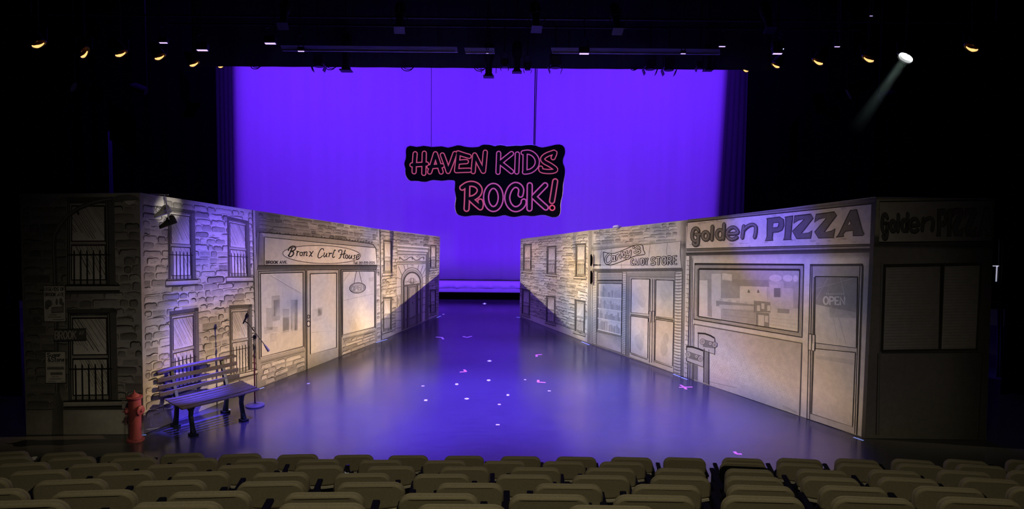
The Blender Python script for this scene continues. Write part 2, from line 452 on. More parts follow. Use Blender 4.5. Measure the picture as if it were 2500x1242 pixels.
def densify(p, k=4):
    if len(p) < 3: return [(p[0][0]*(1-t/k)+p[-1][0]*t/k, p[0][1]*(1-t/k)+p[-1][1]*t/k) for t in range(k+1)]
    out = []
    for i in range(len(p) - 1):
        p0, p1, p2, p3 = p[max(0,i-1)], p[i], p[i+1], p[min(len(p)-1,i+2)]
        for j in range(k):
            t = j / k
            out.append(tuple(0.5*((2*p1[a]) + (-p0[a]+p2[a])*t + (2*p0[a]-5*p1[a]+4*p2[a]-p3[a])*t*t + (-p0[a]+3*p1[a]-3*p2[a]+p3[a])*t**3) for a in (0, 1)))
    return out + [p[-1]]
class Flat:
    def __init__(s, label, tl, tr, br, bl, tfun, group='painted street scenery flats'):
        s.tl, s.tr, s.br, s.bl = tl, tr, br, bl
        A, B = floor_pt(*bl), floor_pt(*br); s.A, s.B = A, B
        n = (B - A).cross(Vector((0, 0, 1))); n.normalize()
        if n.dot(Vector((0, 0, CAMZ)) - A) < 0: n = -n
        s.n = n
        s.H = homography([bl, br, tr, tl])             # u right, v up
        s.org = (A + B) / 2; s.org.z = 0
        s.root = thing('scenery_flat', label, 'scenery flat', s.org, group)
        s.reset(); s.tf = tfun
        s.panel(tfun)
    def uv(s, u, v):
        x, y, w = s.H @ np.array([u, v, 1.0]); return (x / w, y / w)
    def P(s, px, py, layer=0):
        d = ray(px, py); c = Vector((0, 0, CAMZ))
        t = (s.A - c).dot(s.n) / d.dot(s.n)
        return c + d * t + s.n * (0.0012 * layer)
    def reset(s): s.v = []; s.f = []; s.c = []
    def panel(s, tfun, nu=64, nv=64):
        for j in range(nv + 1):
            for i in range(nu + 1):
                px = s.uv(i / nu, j / nv); p = s.P(*px)
                if j == 0: p.z = max(p.z, 0.004)
                s.v.append(p)
        cs = []
        for j in range(nv + 1):
            for i in range(nu + 1):
                u, v = i / nu, j / nv; px = s.uv(u, v)
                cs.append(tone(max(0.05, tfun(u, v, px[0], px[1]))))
        for j in range(nv):
            for i in range(nu):
                q = [j*(nu+1)+i, j*(nu+1)+i+1, (j+1)*(nu+1)+i+1, (j+1)*(nu+1)+i]
                s.f.append(q); s.c += [cs[k] + (1,) for k in q]
        # back and edges of the panel
        q = [0, nu, (nv+1)*(nu+1)-1, nv*(nu+1)]; b = len(s.v)
        e = (s.B - s.A).normalized()
        for k, sg_ in zip(q, (1, -1, -1, 1)): s.v.append(s.v[k] - s.n * 0.045 + e * sg_ * 0.05)
        for i in range(4):
            s.f.append([q[i], q[(i+1) % 4], b+(i+1) % 4, b+i]); s.c += [tone(0.9) + (1,)] * 4
        s.f.append([b+3, b+2, b+1, b]); s.c += [tone(0.3) + (1,)] * 4
        s.finish('panel')
    def fill(s, poly, col, layer=4):
        b = len(s.v); s.v += [s.P(x, y, layer) for x, y in poly]
        s.f.append(list(range(b, b + len(poly))))
        if isinstance(col[0], (tuple, list)): s.c += [tuple(k) + (1,) for k in col]
        else: s.c += [tuple(col) + (1,)] * len(poly)
    def stroke(s, pts, w, col=INK, layer=6, closed=False, caps=False, wf=None):
        if closed: pts = list(pts) + [pts[0], pts[1]]
        n = len(pts)
        Lf = []; Rt = []
        for i in range(n):
            x0, y0 = pts[max(0, i-1)]; x1, y1 = pts[min(n-1, i+1)]
            dx, dy = x1-x0, y1-y0; L = math.hypot(dx, dy) or 1
            ww = (w if wf is None else w * wf(i / max(1, n-1))) * .6
            Lf.append((pts[i][0] - dy/L*ww, pts[i][1] + dx/L*ww)); Rt.append((pts[i][0] + dy/L*ww, pts[i][1] - dx/L*ww))
        b = len(s.v)
        for l, r in zip(Lf, Rt): s.v.append(s.P(*l, layer)); s.v.append(s.P(*r, layer))
        for i in range(n-1):
            s.f.append([b+2*i, b+2*i+1, b+2*i+3, b+2*i+2]); s.c += [tuple(col) + (1,)] * 4
        if caps:
            for x, y in ((pts[0], pts[-1]) if not closed else ()):
                s.disc(x, y, w / 2, w / 2, col, layer, 10)
    def disc(s, x, y, rx, ry, col, layer=6, n=18):
        s.fill([(x + rx*math.cos(2*math.pi*k/n), y + ry*math.sin(2*math.pi*k/n)) for k in range(n)], col, layer)
    def ring(s, x, y, rx, ry, w, col=INK, layer=6, n=28, a0=0, a1=360, tilt=0):
        pts = []
        ct, st = math.cos(math.radians(tilt)), math.sin(math.radians(tilt))
        for k in range(n + 1):
            a = math.radians(a0 + (a1 - a0) * k / n); X, Y = rx*math.cos(a), ry*math.sin(a)
            pts.append((x + X*ct - Y*st, y + X*st + Y*ct))
        s.stroke(pts, w, col, layer)
    def finish(s, name, label=None):
        if not s.v: return None
        o = mobj(name, [v - s.org for v in s.v], s.f, M['art'], s.root, cols=s.c)
        if label: o['label'] = label
        s.reset(); return o
    # -- drawn bricks between u0..u1, v0..v1 of the flat
    def bricks(s, u0, u1, v0, v1, rows, bw, seed, density=0.75, lw=0.10, mapf=None, fills=True, dark=0.55):
        mp = mapf or s.uv; rng = random.Random(seed)
        for r in range(rows):
            va = v0 + (v1 - v0) * r / rows; vb = v0 + (v1 - v0) * (r + 1) / rows
            u = u0 - rng.random() * bw
            while u < u1:
                w = bw * rng.choice([0.7, 0.9, 1.1, 1.5, 1.9]) * rng.uniform(0.85, 1.15)
                a, b = max(u0, u + bw * 0.06), min(u1, u + w - bw * 0.06)
                u += w
                if b - a < bw * 0.25: continue
                g = (vb - va)
                j = lambda k=0.10: rng.uniform(-k, k) * g
                yb, yt = va + g * 0.10 + j(), vb - g * 0.10 + j()
                jl = lambda: rng.uniform(-0.05, 0.05) * bw
                c = min(bw * 0.18, (b - a) * 0.25)
                h = abs(mp(a, vb)[1] - mp(a, va)[1])
                if fills and rng.random() < 0.88:
                    k = rng.uniform(dark, 1.08)
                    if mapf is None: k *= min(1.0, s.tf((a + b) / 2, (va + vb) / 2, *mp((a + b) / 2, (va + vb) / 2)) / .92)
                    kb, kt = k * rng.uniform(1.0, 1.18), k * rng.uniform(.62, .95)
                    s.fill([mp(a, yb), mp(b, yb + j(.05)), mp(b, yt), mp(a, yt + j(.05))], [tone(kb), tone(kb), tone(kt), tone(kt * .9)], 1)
                if rng.random() > density: continue
                kind = rng.random()
                L = [(a + jl(), yb + g * 0.1), (a, yb + g * 0.45), (a, yt - g * 0.22), (a + c * 0.35, yt - g * 0.06), (a + c, yt)]
                T = [(a + c, yt), (a + (b-a) * 0.35, yt + j(0.06)), (a + (b-a) * 0.6, yt + j(0.07)), (b - c, yt)]
                R = [(b - c, yt), (b - c * 0.3, yt - g * 0.08), (b, yt - g * 0.25), (b + jl() * .5, yb + g * 0.3)]
                Bm = [(b + jl()*.5, yb + g*.3), (b - c * .5, yb + g*.05), (a + (b-a)*.6, yb + j(.05)), (a + (b-a)*.3, yb + j(.05))]
                if kind < 0.34: path = L + T[1:] + R[1:]
                elif kind < 0.56: path = T + R[1:]
                elif kind < 0.74: path = L + T[1:]
                elif kind < 0.88: path = [(a, yb + j(.05)), (a + (b-a)*.3, yb + j(.12)), (a + (b-a)*.65, yb + j(.12)), (b, yb + j())]
                else: path = L + T[1:] + R[1:] + Bm[1:]
                wd = h * lw * rng.uniform(0.7, 1.6)
                kk = rng.uniform(0.06, 0.24)
                s.stroke([mp(*p) for p in (densify(path, 3) if len(path) > 2 else path)], max(wd, 0.45), tone(kk), 2, wf=lambda t: 0.55 + 0.6 * math.sin(math.pi * min(1, t * 1.2)))
                if rng.random() < 0.55:
                    for q in range(rng.randint(1, 3)):
                        xa = rng.uniform(a, b - (b-a)*.4); yy = rng.uniform(yb, yt)
                        s.stroke([mp(xa, yy), mp(xa + (b-a) * rng.uniform(.2, .45), yy + j(.06))], max(0.35, wd * 0.45), tone(rng.uniform(.35, .6)), 2)
        for q in range(int(rows * (u1 - u0) / bw * 1.6)):          # fine hatching between the courses
            x, y = rng.uniform(u0, u1 - bw * .3), rng.uniform(v0, v1)
            h = abs(mp(x, min(v1, y + (v1-v0)/rows))[1] - mp(x, y)[1])
            s.stroke([mp(x, y), mp(x + bw * rng.uniform(.12, .4), y + rng.uniform(-.1, .1) * (v1-v0)/rows)], max(.35, h * lw * rng.uniform(.25, .6)), tone(rng.uniform(.22, .5)), 2)
    # -- sash window drawn inside a quad, with its railing and sill
    def window(s, q, sill=None, k=1.0, hatch=20, rail=True, label=None, seed=1, flip=False, glass=1.02, bars=6):
        rng = random.Random(seed); wpx = abs(q[1][0] - q[0][0]); lw = max(0.5, wpx * 0.022)
        f = lambda x, y: bil(q, (1 - x) if flip else x, y)
        R = lambda x0, y0, x1, y1: [f(x0, y0), f(x1, y0), f(x1, y1), f(x0, y1)]
        s.fill(R(0, 0, 1, 1), tone(0.42 * k), 4)
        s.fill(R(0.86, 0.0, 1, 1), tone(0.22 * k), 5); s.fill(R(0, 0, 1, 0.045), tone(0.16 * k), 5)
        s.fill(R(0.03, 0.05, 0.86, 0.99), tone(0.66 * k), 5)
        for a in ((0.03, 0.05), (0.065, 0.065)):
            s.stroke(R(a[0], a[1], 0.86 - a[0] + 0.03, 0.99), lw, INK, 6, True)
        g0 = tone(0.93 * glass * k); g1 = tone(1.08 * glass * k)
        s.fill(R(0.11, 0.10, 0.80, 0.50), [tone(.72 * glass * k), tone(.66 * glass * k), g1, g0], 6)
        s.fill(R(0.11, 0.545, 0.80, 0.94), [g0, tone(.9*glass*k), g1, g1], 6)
        s.stroke(R(0.11, 0.10, 0.80, 0.50), lw * 1.3, INK, 7, True)
        s.stroke(R(0.11, 0.545, 0.80, 0.94), lw * 1.3, INK, 7, True)
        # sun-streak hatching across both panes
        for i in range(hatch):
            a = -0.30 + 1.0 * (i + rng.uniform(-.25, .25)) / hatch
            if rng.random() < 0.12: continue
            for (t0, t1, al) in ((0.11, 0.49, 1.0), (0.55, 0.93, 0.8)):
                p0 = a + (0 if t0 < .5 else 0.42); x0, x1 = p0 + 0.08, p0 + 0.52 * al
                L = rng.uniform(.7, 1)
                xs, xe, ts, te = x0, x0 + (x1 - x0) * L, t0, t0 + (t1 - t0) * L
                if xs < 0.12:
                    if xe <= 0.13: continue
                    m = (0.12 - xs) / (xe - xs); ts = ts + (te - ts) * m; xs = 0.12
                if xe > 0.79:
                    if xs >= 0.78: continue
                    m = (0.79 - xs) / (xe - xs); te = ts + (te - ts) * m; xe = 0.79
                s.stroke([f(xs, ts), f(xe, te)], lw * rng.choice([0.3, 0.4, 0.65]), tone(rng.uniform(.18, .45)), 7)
        if rail:
            s.stroke([f(0.02, 0.655), f(0.9, 0.655)], lw * 1.2, INK, 8)
            for i in range(bars):
                x = 0.16 + 0.66 * i / (bars - 1)
                s.stroke([f(x, 0.60), f(x + .003, 0.63), f(x + 0.006, 0.995)], lw * 1.35, INK, 8, wf=lambda t: 0.5 + min(.5, 4 * t))
        if sill:
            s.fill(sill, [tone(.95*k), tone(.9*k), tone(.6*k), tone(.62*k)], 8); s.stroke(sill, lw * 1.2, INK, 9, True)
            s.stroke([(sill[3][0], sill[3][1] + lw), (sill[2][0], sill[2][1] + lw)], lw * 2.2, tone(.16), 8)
        s.finish('painted_window', label)
    # -- stroke lettering
    def text(s, txt, quad, w, col=INK, inner=None, iw=0.5, layer=9, gap=0.28, shear=0.0):
        cells = []; x = 0
        for ch in txt:
            if ch == ' ': x += 0.55; continue
            wd, paths = FONT[ch]; cells.append((x, wd, paths)); x += wd + gap
        tot = x - gap
        allp = []
        for x0, wd, paths in cells:
            for pth in paths:
                allp.append([bil(quad, (x0 + p[0] * wd + shear * (0.5 - p[1])) / tot, p[1]) for p in pth])
        for p in allp: s.stroke(p, w, col, layer, caps=True)
        if inner:
            for p in allp: s.stroke(p, w * iw, inner, layer + 1.5, caps=True)

def arc(cx, cy, rx, ry, a0, a1, n=12):
    return [(cx + rx*math.cos(math.radians(a0+(a1-a0)*i/n)), cy + ry*math.sin(math.radians(a0+(a1-a0)*i/n))) for i in range(n+1)]
FONT = {
 'A': (.8, [[(0,1),(.5,0),(1,1)], [(.2,.65),(.8,.65)]]),
 'B': (.7, [[(0,0),(0,1)], [(0,0),(.6,0),(.95,.12),(.95,.36),(.6,.48),(0,.48)], [(.6,.48),(1,.62),(1,.86),(.65,1),(0,1)]]),
 'C': (.75, [arc(.55,.5,.55,.5,-50,-310)]),
 'D': (.75, [[(0,0),(0,1)], [(0,0),(.5,0),(.9,.2),(1,.5),(.9,.8),(.5,1),(0,1)]]),
 'E': (.6, [[(1,0),(0,0),(0,1),(1,1)], [(0,.48),(.8,.48)]]),
 'F': (.6, [[(1,0),(0,0),(0,1)], [(0,.48),(.8,.48)]]),
 'G': (.75, [arc(.55,.5,.55,.5,-50,-330), [(.6,.58),(1,.58),(1,.95)]]),
 'H': (.75, [[(0,0),(0,1)],[(1,0),(1,1)],[(0,.5),(1,.5)]]),
 'I': (.06, [[(.5,0),(.5,1)]]),
 'K': (.75, [[(0,0),(0,1)], [(1,0),(.05,.55)], [(.3,.42),(1,1)]]),
 'L': (.6, [[(0,0),(0,1),(1,1)]]),
 'M': (.95, [[(0,1),(0,0),(.5,.7),(1,0),(1,1)]]),
 'N': (.75, [[(0,1),(0,0),(1,1),(1,0)]]),
 'O': (.8, [arc(.5,.5,.5,.5,0,360,20)]),
 'P': (.7, [[(0,0),(0,1)], [(0,0),(.6,0),(1,.14),(1,.42),(.6,.55),(0,.55)]]),
 'R': (.75, [[(0,0),(0,1)], [(0,0),(.6,0),(1,.14),(1,.40),(.6,.52),(0,.52)], [(.5,.52),(1,1)]]),
 'S': (.7, [[(.95,.15),(.7,0),(.3,0),(.02,.15),(.05,.36),(.4,.48),(.8,.58),(1,.75),(.9,.92),(.6,1),(.25,1),(0,.84)]]),
 'T': (.7, [[(0,0),(1,0)],[(.5,0),(.5,1)]]),
 'U': (.75, [[(0,0),(0,.7),(.2,.95),(.5,1),(.8,.95),(1,.7),(1,0)]]),
 'V': (.8, [[(0,0),(.5,1),(1,0)]]),
 'Y': (.75, [[(0,0),(.5,.5),(1,0)],[(.5,.5),(.5,1)]]),
 '1': (.25, [[(0,.2),(.7,0),(.7,1)]]),
 '2': (.6, [[(0,.2),(.3,0),(.8,.04),(1,.25),(.8,.5),(0,1),(1,1)]]),
 '3': (.6, [[(0,.05),(.9,.0),(.4,.4),(.9,.5),(1,.8),(.6,1),(0,.92)]]),
 '-': (.35, [[(0,.55),(1,.55)]]), '.': (.06, [[(.5,.93),(.5,1)]]), '&': (.8, [[(1,1),(.2,.25),(.4,0),(.65,.2),(.1,.7),(.3,1),(.6,.95),(1,.55)]]),
 'a': (.5, [arc(.5,.7,.5,.3,0,360), [(1,.42),(1,1)]]), 'e': (.55, [[(0,.7),(1,.66),(.9,.47),(.5,.4),(.1,.5),(0,.72),(.15,.93),(.5,1),(.95,.9)]]),
 'g': (.5, [arc(.5,.65,.5,.25,0,360), [(1,.42),(1,1.15),(.6,1.28),(.1,1.2)]]), 'l': (.08, [[(.5,0),(.5,1)]]),
 'n': (.5, [[(0,.42),(0,1)], [(0,.55),(.4,.4),(.85,.45),(1,.62),(1,1)]]), 'o': (.55, [arc(.5,.7,.5,.3,0,360)]),
 'r': (.35, [[(0,.42),(0,1)], [(0,.6),(.4,.42),(1,.42)]]), 't': (.35, [[(.4,.1),(.4,1),(.9,1)], [(0,.4),(1,.4)]]),
 'u': (.5, [[(0,.42),(0,.85),(.3,1),(.7,.95),(1,.8)], [(1,.42),(1,1)]]),
}
def noise2(x, y, s=1.0):
    return 0.5 + 0.25 * math.sin(x * 1.7 * s + 1.3 * math.sin(y * 1.1 * s)) + 0.25 * math.sin(y * 2.3 * s + 1.7 * math.sin(x * .9 * s + 2))
def smooth(a, b, x):
    t = max(0.0, min(1.0, (x - a) / (b - a))); return t * t * (3 - 2 * t)

# ---- left return: brick front with lamp post, posters and street sign
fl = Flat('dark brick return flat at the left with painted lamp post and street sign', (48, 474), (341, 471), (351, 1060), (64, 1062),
          lambda u, v, x, y: (0.34 + 0.55 * smooth(.0, .8, u)) * (0.62 + 0.38 * smooth(1.0, .35, v)) * (0.8 + 0.3 * noise2(u * 6, v * 9)) * (1.25 if v < .107 else 1))  # left end darkened in the print tone, in place of light falloff
fl.bricks(0.02, 0.99, 0.11, 0.985, 25, 0.115, 11, density=.85, lw=.09)
fl.stroke([(65, 999), (349, 998)], 2.0, tone(.15), 3); fl.finish('painted_brickwork')
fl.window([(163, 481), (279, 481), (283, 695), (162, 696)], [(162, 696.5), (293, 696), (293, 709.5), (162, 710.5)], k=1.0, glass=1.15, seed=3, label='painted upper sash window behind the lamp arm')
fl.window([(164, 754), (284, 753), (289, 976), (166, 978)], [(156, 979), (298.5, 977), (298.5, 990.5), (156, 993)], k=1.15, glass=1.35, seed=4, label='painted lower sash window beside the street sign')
# lamp post
post = [(141, 960), (137.5, 720), (133, 600), (135, 573), (147, 550), (168, 525), (195, 507), (225, 495), (252, 488), (276, 485)]
fl.stroke(post, 9, tone(.16), 10); fl.stroke([(x - 1.6, y) for x, y in post], 2.0, tone(.42), 11)
fl.fill([(130, 985), (135, 955), (146, 955), (155, 985), (156, 1060), (127, 1060)], [tone(.2), tone(.3), tone(.2), tone(.16), tone(.2), tone(.3)], 10)
fl.fill([(272, 482), (290, 476), (318, 474), (332, 478), (338, 487), (303, 490), (274, 493)], tone(.26), 10)
fl.fill([(303, 490), (333, 488.5), (328, 497), (316, 501), (308, 497)], tone(.95), 11)
fl.fill([(188, 515), (194, 512), (195, 525), (189, 522)], tone(.1), 11)
fl.finish('painted_lamp_post')
# poster one, street sign, poster two
q = [(107, 697), (160, 697), (162, 784), (109, 784)]
fl.fill(q, tone(1.1), 12); fl.stroke(q, 1.2, INK, 13, True)
fl.text('LEGENDS OF', [(109, 701), (158, 701), (158, 709), (109, 709)], 1.3, INK, layer=13)
fl.text('BROOK AVE', [(111, 714), (157, 714), (157, 722), (111, 722)], 1.3, INK, layer=13)
for x, y, rx, ry in [(120, 740, 9, 9), (140, 736, 3, 8), (150, 735, 4, 9), (155, 742, 3, 5), (116, 748, 5, 7)]:
    fl.disc(x, y, rx, ry, tone(.3), 13)
fl.fill([(127, 749), (157, 747), (157, 762), (127, 764)], tone(.32), 14); fl.fill([(129, 752), (155, 750), (155, 759), (129, 761)], tone(.5), 15)
for yy, x0, x1 in [(768, 122, 140), (773, 118, 150), (779, 130, 158)]: fl.stroke([(x0, yy), (x1, yy)], 1.4, tone(.3), 13)
fl.finish('painted_poster', 'painted poster reading LEGENDS OF BROOK AVE')
q = [(134, 803), (211, 801), (212, 830), (132, 832)]
fl.fill(q, tone(.20), 12); fl.stroke(q, 1.2, INK, 13, True)
fl.text('BROOK', [(136, 808), (187, 807), (187, 826), (136, 827)], 2.2, tone(.98), layer=14)
fl.text('AV', [(195, 807), (206, 807), (206, 816), (195, 816)], 1.4, tone(.98), layer=14)
fl.finish('painted_street_sign', 'painted dark street sign reading BROOK AV')
q = [(112, 858), (161, 857), (162, 933), (113, 934)]
fl.fill(q, tone(1.25), 12); fl.stroke(q, 1.2, INK, 13, True)
fl.text('Sugar', [(117, 861), (149, 860), (149, 869), (117, 870)], 1.7, INK, layer=13)
fl.text('&Stone', [(118, 872), (158, 871), (158, 881), (118, 882)], 1.7, INK, layer=13)
fl.stroke([(117, 885), (159, 884.5)], .6, tone(.4), 13)
for yy, x0, x1, w in [(898, 116, 158, 6), (911, 124, 154, 6), (919, 128, 145, 1.4), (924, 122, 152, 1.6), (930, 117, 137, 1.2), (930, 150, 160, 1)]:
    fl.stroke([(x0, yy), (x1, yy - .3)], w, tone(.45), 13)
    if w > 4:
        for k in range(9): fl.stroke([(x0 + 2 + k * (x1-x0-3)/9, yy + 2), (x0 + 4 + k * (x1-x0-3)/9, yy - 2)], 1.2, tone(.22), 14)
fl.finish('painted_poster', 'painted poster reading Sugar & Stone')

# ---- left wall, first flat: brick house with four windows
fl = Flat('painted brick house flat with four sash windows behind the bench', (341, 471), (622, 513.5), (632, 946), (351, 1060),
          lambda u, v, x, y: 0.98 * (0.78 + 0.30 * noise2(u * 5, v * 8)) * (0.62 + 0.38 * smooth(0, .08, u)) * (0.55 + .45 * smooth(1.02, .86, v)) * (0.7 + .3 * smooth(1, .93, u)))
fl.bricks(0.02, 0.965, 0.06, 0.985, 29, 0.078, 21, density=.97, lw=.10, dark=.55)
fl.stroke([fl.uv(0, .085), fl.uv(1, .085)], 2.2, tone(.25), 3)
fl.fill([fl.uv(.972, 0), fl.uv(1, 0), fl.uv(1, 1), fl.uv(.972, 1)], tone(.5), 3); fl.stroke([fl.uv(.972, 0), fl.uv(.972, 1)], 1.4, INK, 4)
fl.finish('painted_brickwork')
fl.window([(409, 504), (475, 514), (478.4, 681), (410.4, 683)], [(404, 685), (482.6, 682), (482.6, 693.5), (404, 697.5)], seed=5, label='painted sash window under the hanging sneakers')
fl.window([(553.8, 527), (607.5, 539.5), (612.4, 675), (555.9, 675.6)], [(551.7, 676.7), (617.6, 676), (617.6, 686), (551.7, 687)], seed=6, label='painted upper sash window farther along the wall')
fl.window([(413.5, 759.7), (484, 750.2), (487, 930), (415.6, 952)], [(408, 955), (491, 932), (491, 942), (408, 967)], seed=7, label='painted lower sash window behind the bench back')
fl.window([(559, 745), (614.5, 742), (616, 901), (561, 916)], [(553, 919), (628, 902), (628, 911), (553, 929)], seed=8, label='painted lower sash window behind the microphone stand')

# ---- left wall, second flat: hair salon front
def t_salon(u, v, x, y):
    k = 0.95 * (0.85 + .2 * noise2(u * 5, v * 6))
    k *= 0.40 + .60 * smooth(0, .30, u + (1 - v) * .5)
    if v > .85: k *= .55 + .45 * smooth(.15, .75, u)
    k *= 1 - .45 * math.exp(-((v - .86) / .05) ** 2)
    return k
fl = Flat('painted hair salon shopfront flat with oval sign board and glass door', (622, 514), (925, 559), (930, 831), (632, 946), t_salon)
fl.bricks(0.02, 0.985, 0.88, 0.995, 5, 0.07, 31, density=.97, lw=.10, dark=.45)
fl.finish('painted_brickwork')
fl.bricks(0.955, 0.995, 0.02, 0.86, 24, 0.06, 32, density=.6, lw=.10)
fl.finish('painted_brick_strip')
X = lambda zx: 615 + zx / 6.9
Y = lambda zy: 510 + zy / 6.9
top = lambda x: 564 + (x - 632) * .112
for i in range(40):                                         # beaded moulding above the sign
    t = i / 39; x = 642 + 266 * t; y = 567 + 24 * t + 1.5 * math.sin(i * 2)
    fl.disc(x, y, 2.6, 2.4, tone(.12), 3, 8); fl.disc(x + .6, y + .9, 1.3, 1.2, tone(.55 if i > 12 else .3), 4, 8)
fl.finish('painted_moulding', 'painted beaded moulding above the salon sign')
sign = [(X(120), Y(390)), (X(700), Y(440)), (X(1400), Y(505)), (X(1960), Y(575)), (X(2040), Y(600)), (X(2085), Y(665)), (X(2105), Y(950)), (X(100), Y(950))]
fl.fill(sign, tone(.55), 4)
face = [(X(205), Y(470)), (X(800), Y(530)), (X(1400), Y(590)), (X(2060), Y(650)), (X(2085), Y(700)), (X(2095), Y(945)), (X(205), Y(945))]
fl.fill(face, [tone(.7), tone(.85), tone(.95), tone(.92), tone(.9), tone(.95), tone(.9)], 5)
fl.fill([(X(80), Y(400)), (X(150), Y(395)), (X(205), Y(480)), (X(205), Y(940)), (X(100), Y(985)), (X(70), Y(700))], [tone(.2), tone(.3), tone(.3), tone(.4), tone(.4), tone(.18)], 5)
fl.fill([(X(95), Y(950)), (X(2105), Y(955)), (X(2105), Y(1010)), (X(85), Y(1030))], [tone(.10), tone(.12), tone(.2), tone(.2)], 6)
fl.stroke(sign, 1.6, INK, 7, True); fl.stroke(face[:4], 1.3, INK, 7); fl.stroke([face[0], face[-1]], 1.2, INK, 7); fl.stroke([face[-1], face[-2]], 1.6, INK, 7)
fl.fill([(X(1170) + 94 * math.cos(a * math.pi / 20), Y(765) + 21.5 * math.sin(a * math.pi / 20) + .03 * 94 * math.cos(a * math.pi / 20)) for a in range(40)], tone(1.08), 6)
fl.ring(X(1170), Y(765), 95, 21.8, 1.2, INK, 7, 60, tilt=1.8)
script = [
 [(605,700),(625,655),(670,628),(718,632),(728,662),(700,698),(645,712)], [(672,650),(640,725),(612,790)], [(645,712),(690,722),(690,765),(650,800),(618,796),(606,775)],
 [(745,712),(760,715),(745,788)], [(750,745),(775,716),(792,722)], arc(822,757,22,30,0,360), [(845,735),(862,728)],
 [(880,718),(868,790)], [(870,755),(905,720),(922,730),(908,782),(930,780)], [(962,718),(985,730),(990,785),(1010,795)], [(1025,710),(990,760),(955,800)],
 [(1200,695),(1192,668),(1160,672),(1125,725),(1105,790),(1118,822),(1150,815),(1182,785)],
 [(1217,735),(1203,785),(1215,808),(1240,780),(1257,740),(1246,795),(1262,800)], [(1285,740),(1302,748),(1288,805)], [(1295,770),(1320,742),(1342,750)],
 [(1400,700),(1388,688),(1365,745),(1352,800),(1368,818),(1385,800)],
 [(1462,725),(1452,705),(1480,690),(1510,700),(1498,770),(1478,820),(1455,832)], [(1568,690),(1550,740),(1535,815),(1552,828)], [(1480,768),(1570,752)],
 arc(1590,802,19,31,0,360), [(1640,775),(1626,815),(1640,835),(1662,812),(1678,778),(1668,832)], [(1737,778),(1712,785),(1722,812),(1718,838),(1688,840)],
 [(1750,815),(1790,800),(1798,772),(1780,765),(1755,795),(1752,835),(1772,850),(1802,830)] ]
for i, p in enumerate(script):
    fl.stroke([(X(a), Y(b)) for a, b in densify(p)], 2.7 if i < 3 else 1.9, INK, 9, caps=True)
fl.text('BROOK AVE.', [(X(232), Y(872)), (X(590), Y(875)), (X(588), Y(918)), (X(232), Y(922))], 1.45, INK, layer=9)
fl.text('Tel.', [(X(1705), Y(882)), (X(1778), Y(884)), (X(1776), Y(926)), (X(1700), Y(926))], 1.1, INK, layer=9)
fl.text('212-222-2323', [(X(1800), Y(886)), (X(2066), Y(886)), (X(2062), Y(926)), (X(1795), Y(928))], 1.0, INK, layer=9)
fl.finish('painted_sign', 'painted shop sign reading Bronx Curl House')
x6 = lambda zx: 615 + zx / 4.006
y6 = lambda zy: 650 + zy / 4.006
Q6 = lambda *p: [(x6(a), y6(b)) for a, b in p]
def glasspane(q, cols, lw=1.6, frame=None, fcol=.5, layer=5):
    if frame:
        fl.fill(frame, tone(fcol), layer - 1); fl.stroke(frame, lw * .8, INK, layer, True)
    fl.fill(q, [tone(c) for c in cols], layer); fl.stroke(q, lw, INK, layer + 1, True)
# surround of the shopfront
fl.fill(Q6((45, 35), (1215, 20), (1225, 740), (1205, 735), (880, 870), (860, 880), (530, 1010), (515, 1015), (60, 1200)), tone(.55), 3)
glasspane(Q6((80, 70), (497, 58), (500, 780), (90, 885)), (.92, .88, .9, 1.0), 2.0, Q6((60, 48), (520, 35), (515, 800), (70, 905)), .45)
rng = random.Random(5)
for (a, b, c, d, k) in [(140, 410, 60, 220, .72), (190, 290, 80, 250, .66), (210, 330, 60, 160, .8), (300, 420, 60, 230, .7), (380, 330, 60, 300, .68), (415, 330, 30, 300, .6), (300, 500, 90, 130, .8), (120, 600, 130, 60, .8), (180, 660, 60, 80, .85)]:
    fl.fill(Q6((a, b), (a + c, b - c * .05), (a + c, b + d - c * .2), (a, b + d)), tone(k), 7)
    fl.stroke(Q6((a, b), (a + c, b - c * .05)), .6, tone(.5), 8)
fl.stroke(Q6((180, 90), (470, 260)), 1.6, tone(.7), 7); fl.stroke(Q6((200, 95), (475, 250)), 1.0, tone(1.1), 8)
fl.fill(Q6((85, 890), (515, 790), (515, 835), (85, 950)), [tone(.9), tone(.8), tone(.25), tone(.25)], 5)
fl.finish('painted_window', 'painted left shop window of the hair salon')
fl.bricks(0, 1, 0, 1, 4, 0.22, 33, density=.9, lw=.085, mapf=lambda u, v: bil(Q6((90, 955), (512, 840), (512, 1010), (90, 1180)), u, 1 - v), dark=.8)
fl.v = [v + fl.n * 0.0045 for v in fl.v]
fl.finish('painted_brick_apron', 'painted brick apron under the left shop window')
fl.bricks(0, 1, 0, 1, 4, 0.25, 34, density=.9, lw=.085, mapf=lambda u, v: bil(Q6((882, 725), (1200, 640), (1200, 735), (882, 865)), u, 1 - v), dark=.8)
fl.v = [v + fl.n * 0.0045 for v in fl.v]
fl.finish('painted_brick_apron', 'painted brick apron under the right shop window')
glasspane(Q6((568, 72), (826, 65), (825, 792), (570, 858)), (.9, .86, .86, .95), 2.0, Q6((535, 35), (845, 32), (848, 885), (538, 1008)), .62)
fl.stroke(Q6((528, 38), (530, 1010)), 2.4, tone(.15), 6); fl.stroke(Q6((858, 30), (858, 880)), 1.6, INK, 6); fl.stroke(Q6((868, 30), (870, 875)), 1.4, INK, 6)
fl.ring(x6(550), y6(490), 3, 4, 1.3, INK, 8); fl.ring(x6(550), y6(560), 4, 7, 1.8, INK, 8); fl.disc(x6(553), y6(560), 3, 5, tone(1.0), 7)
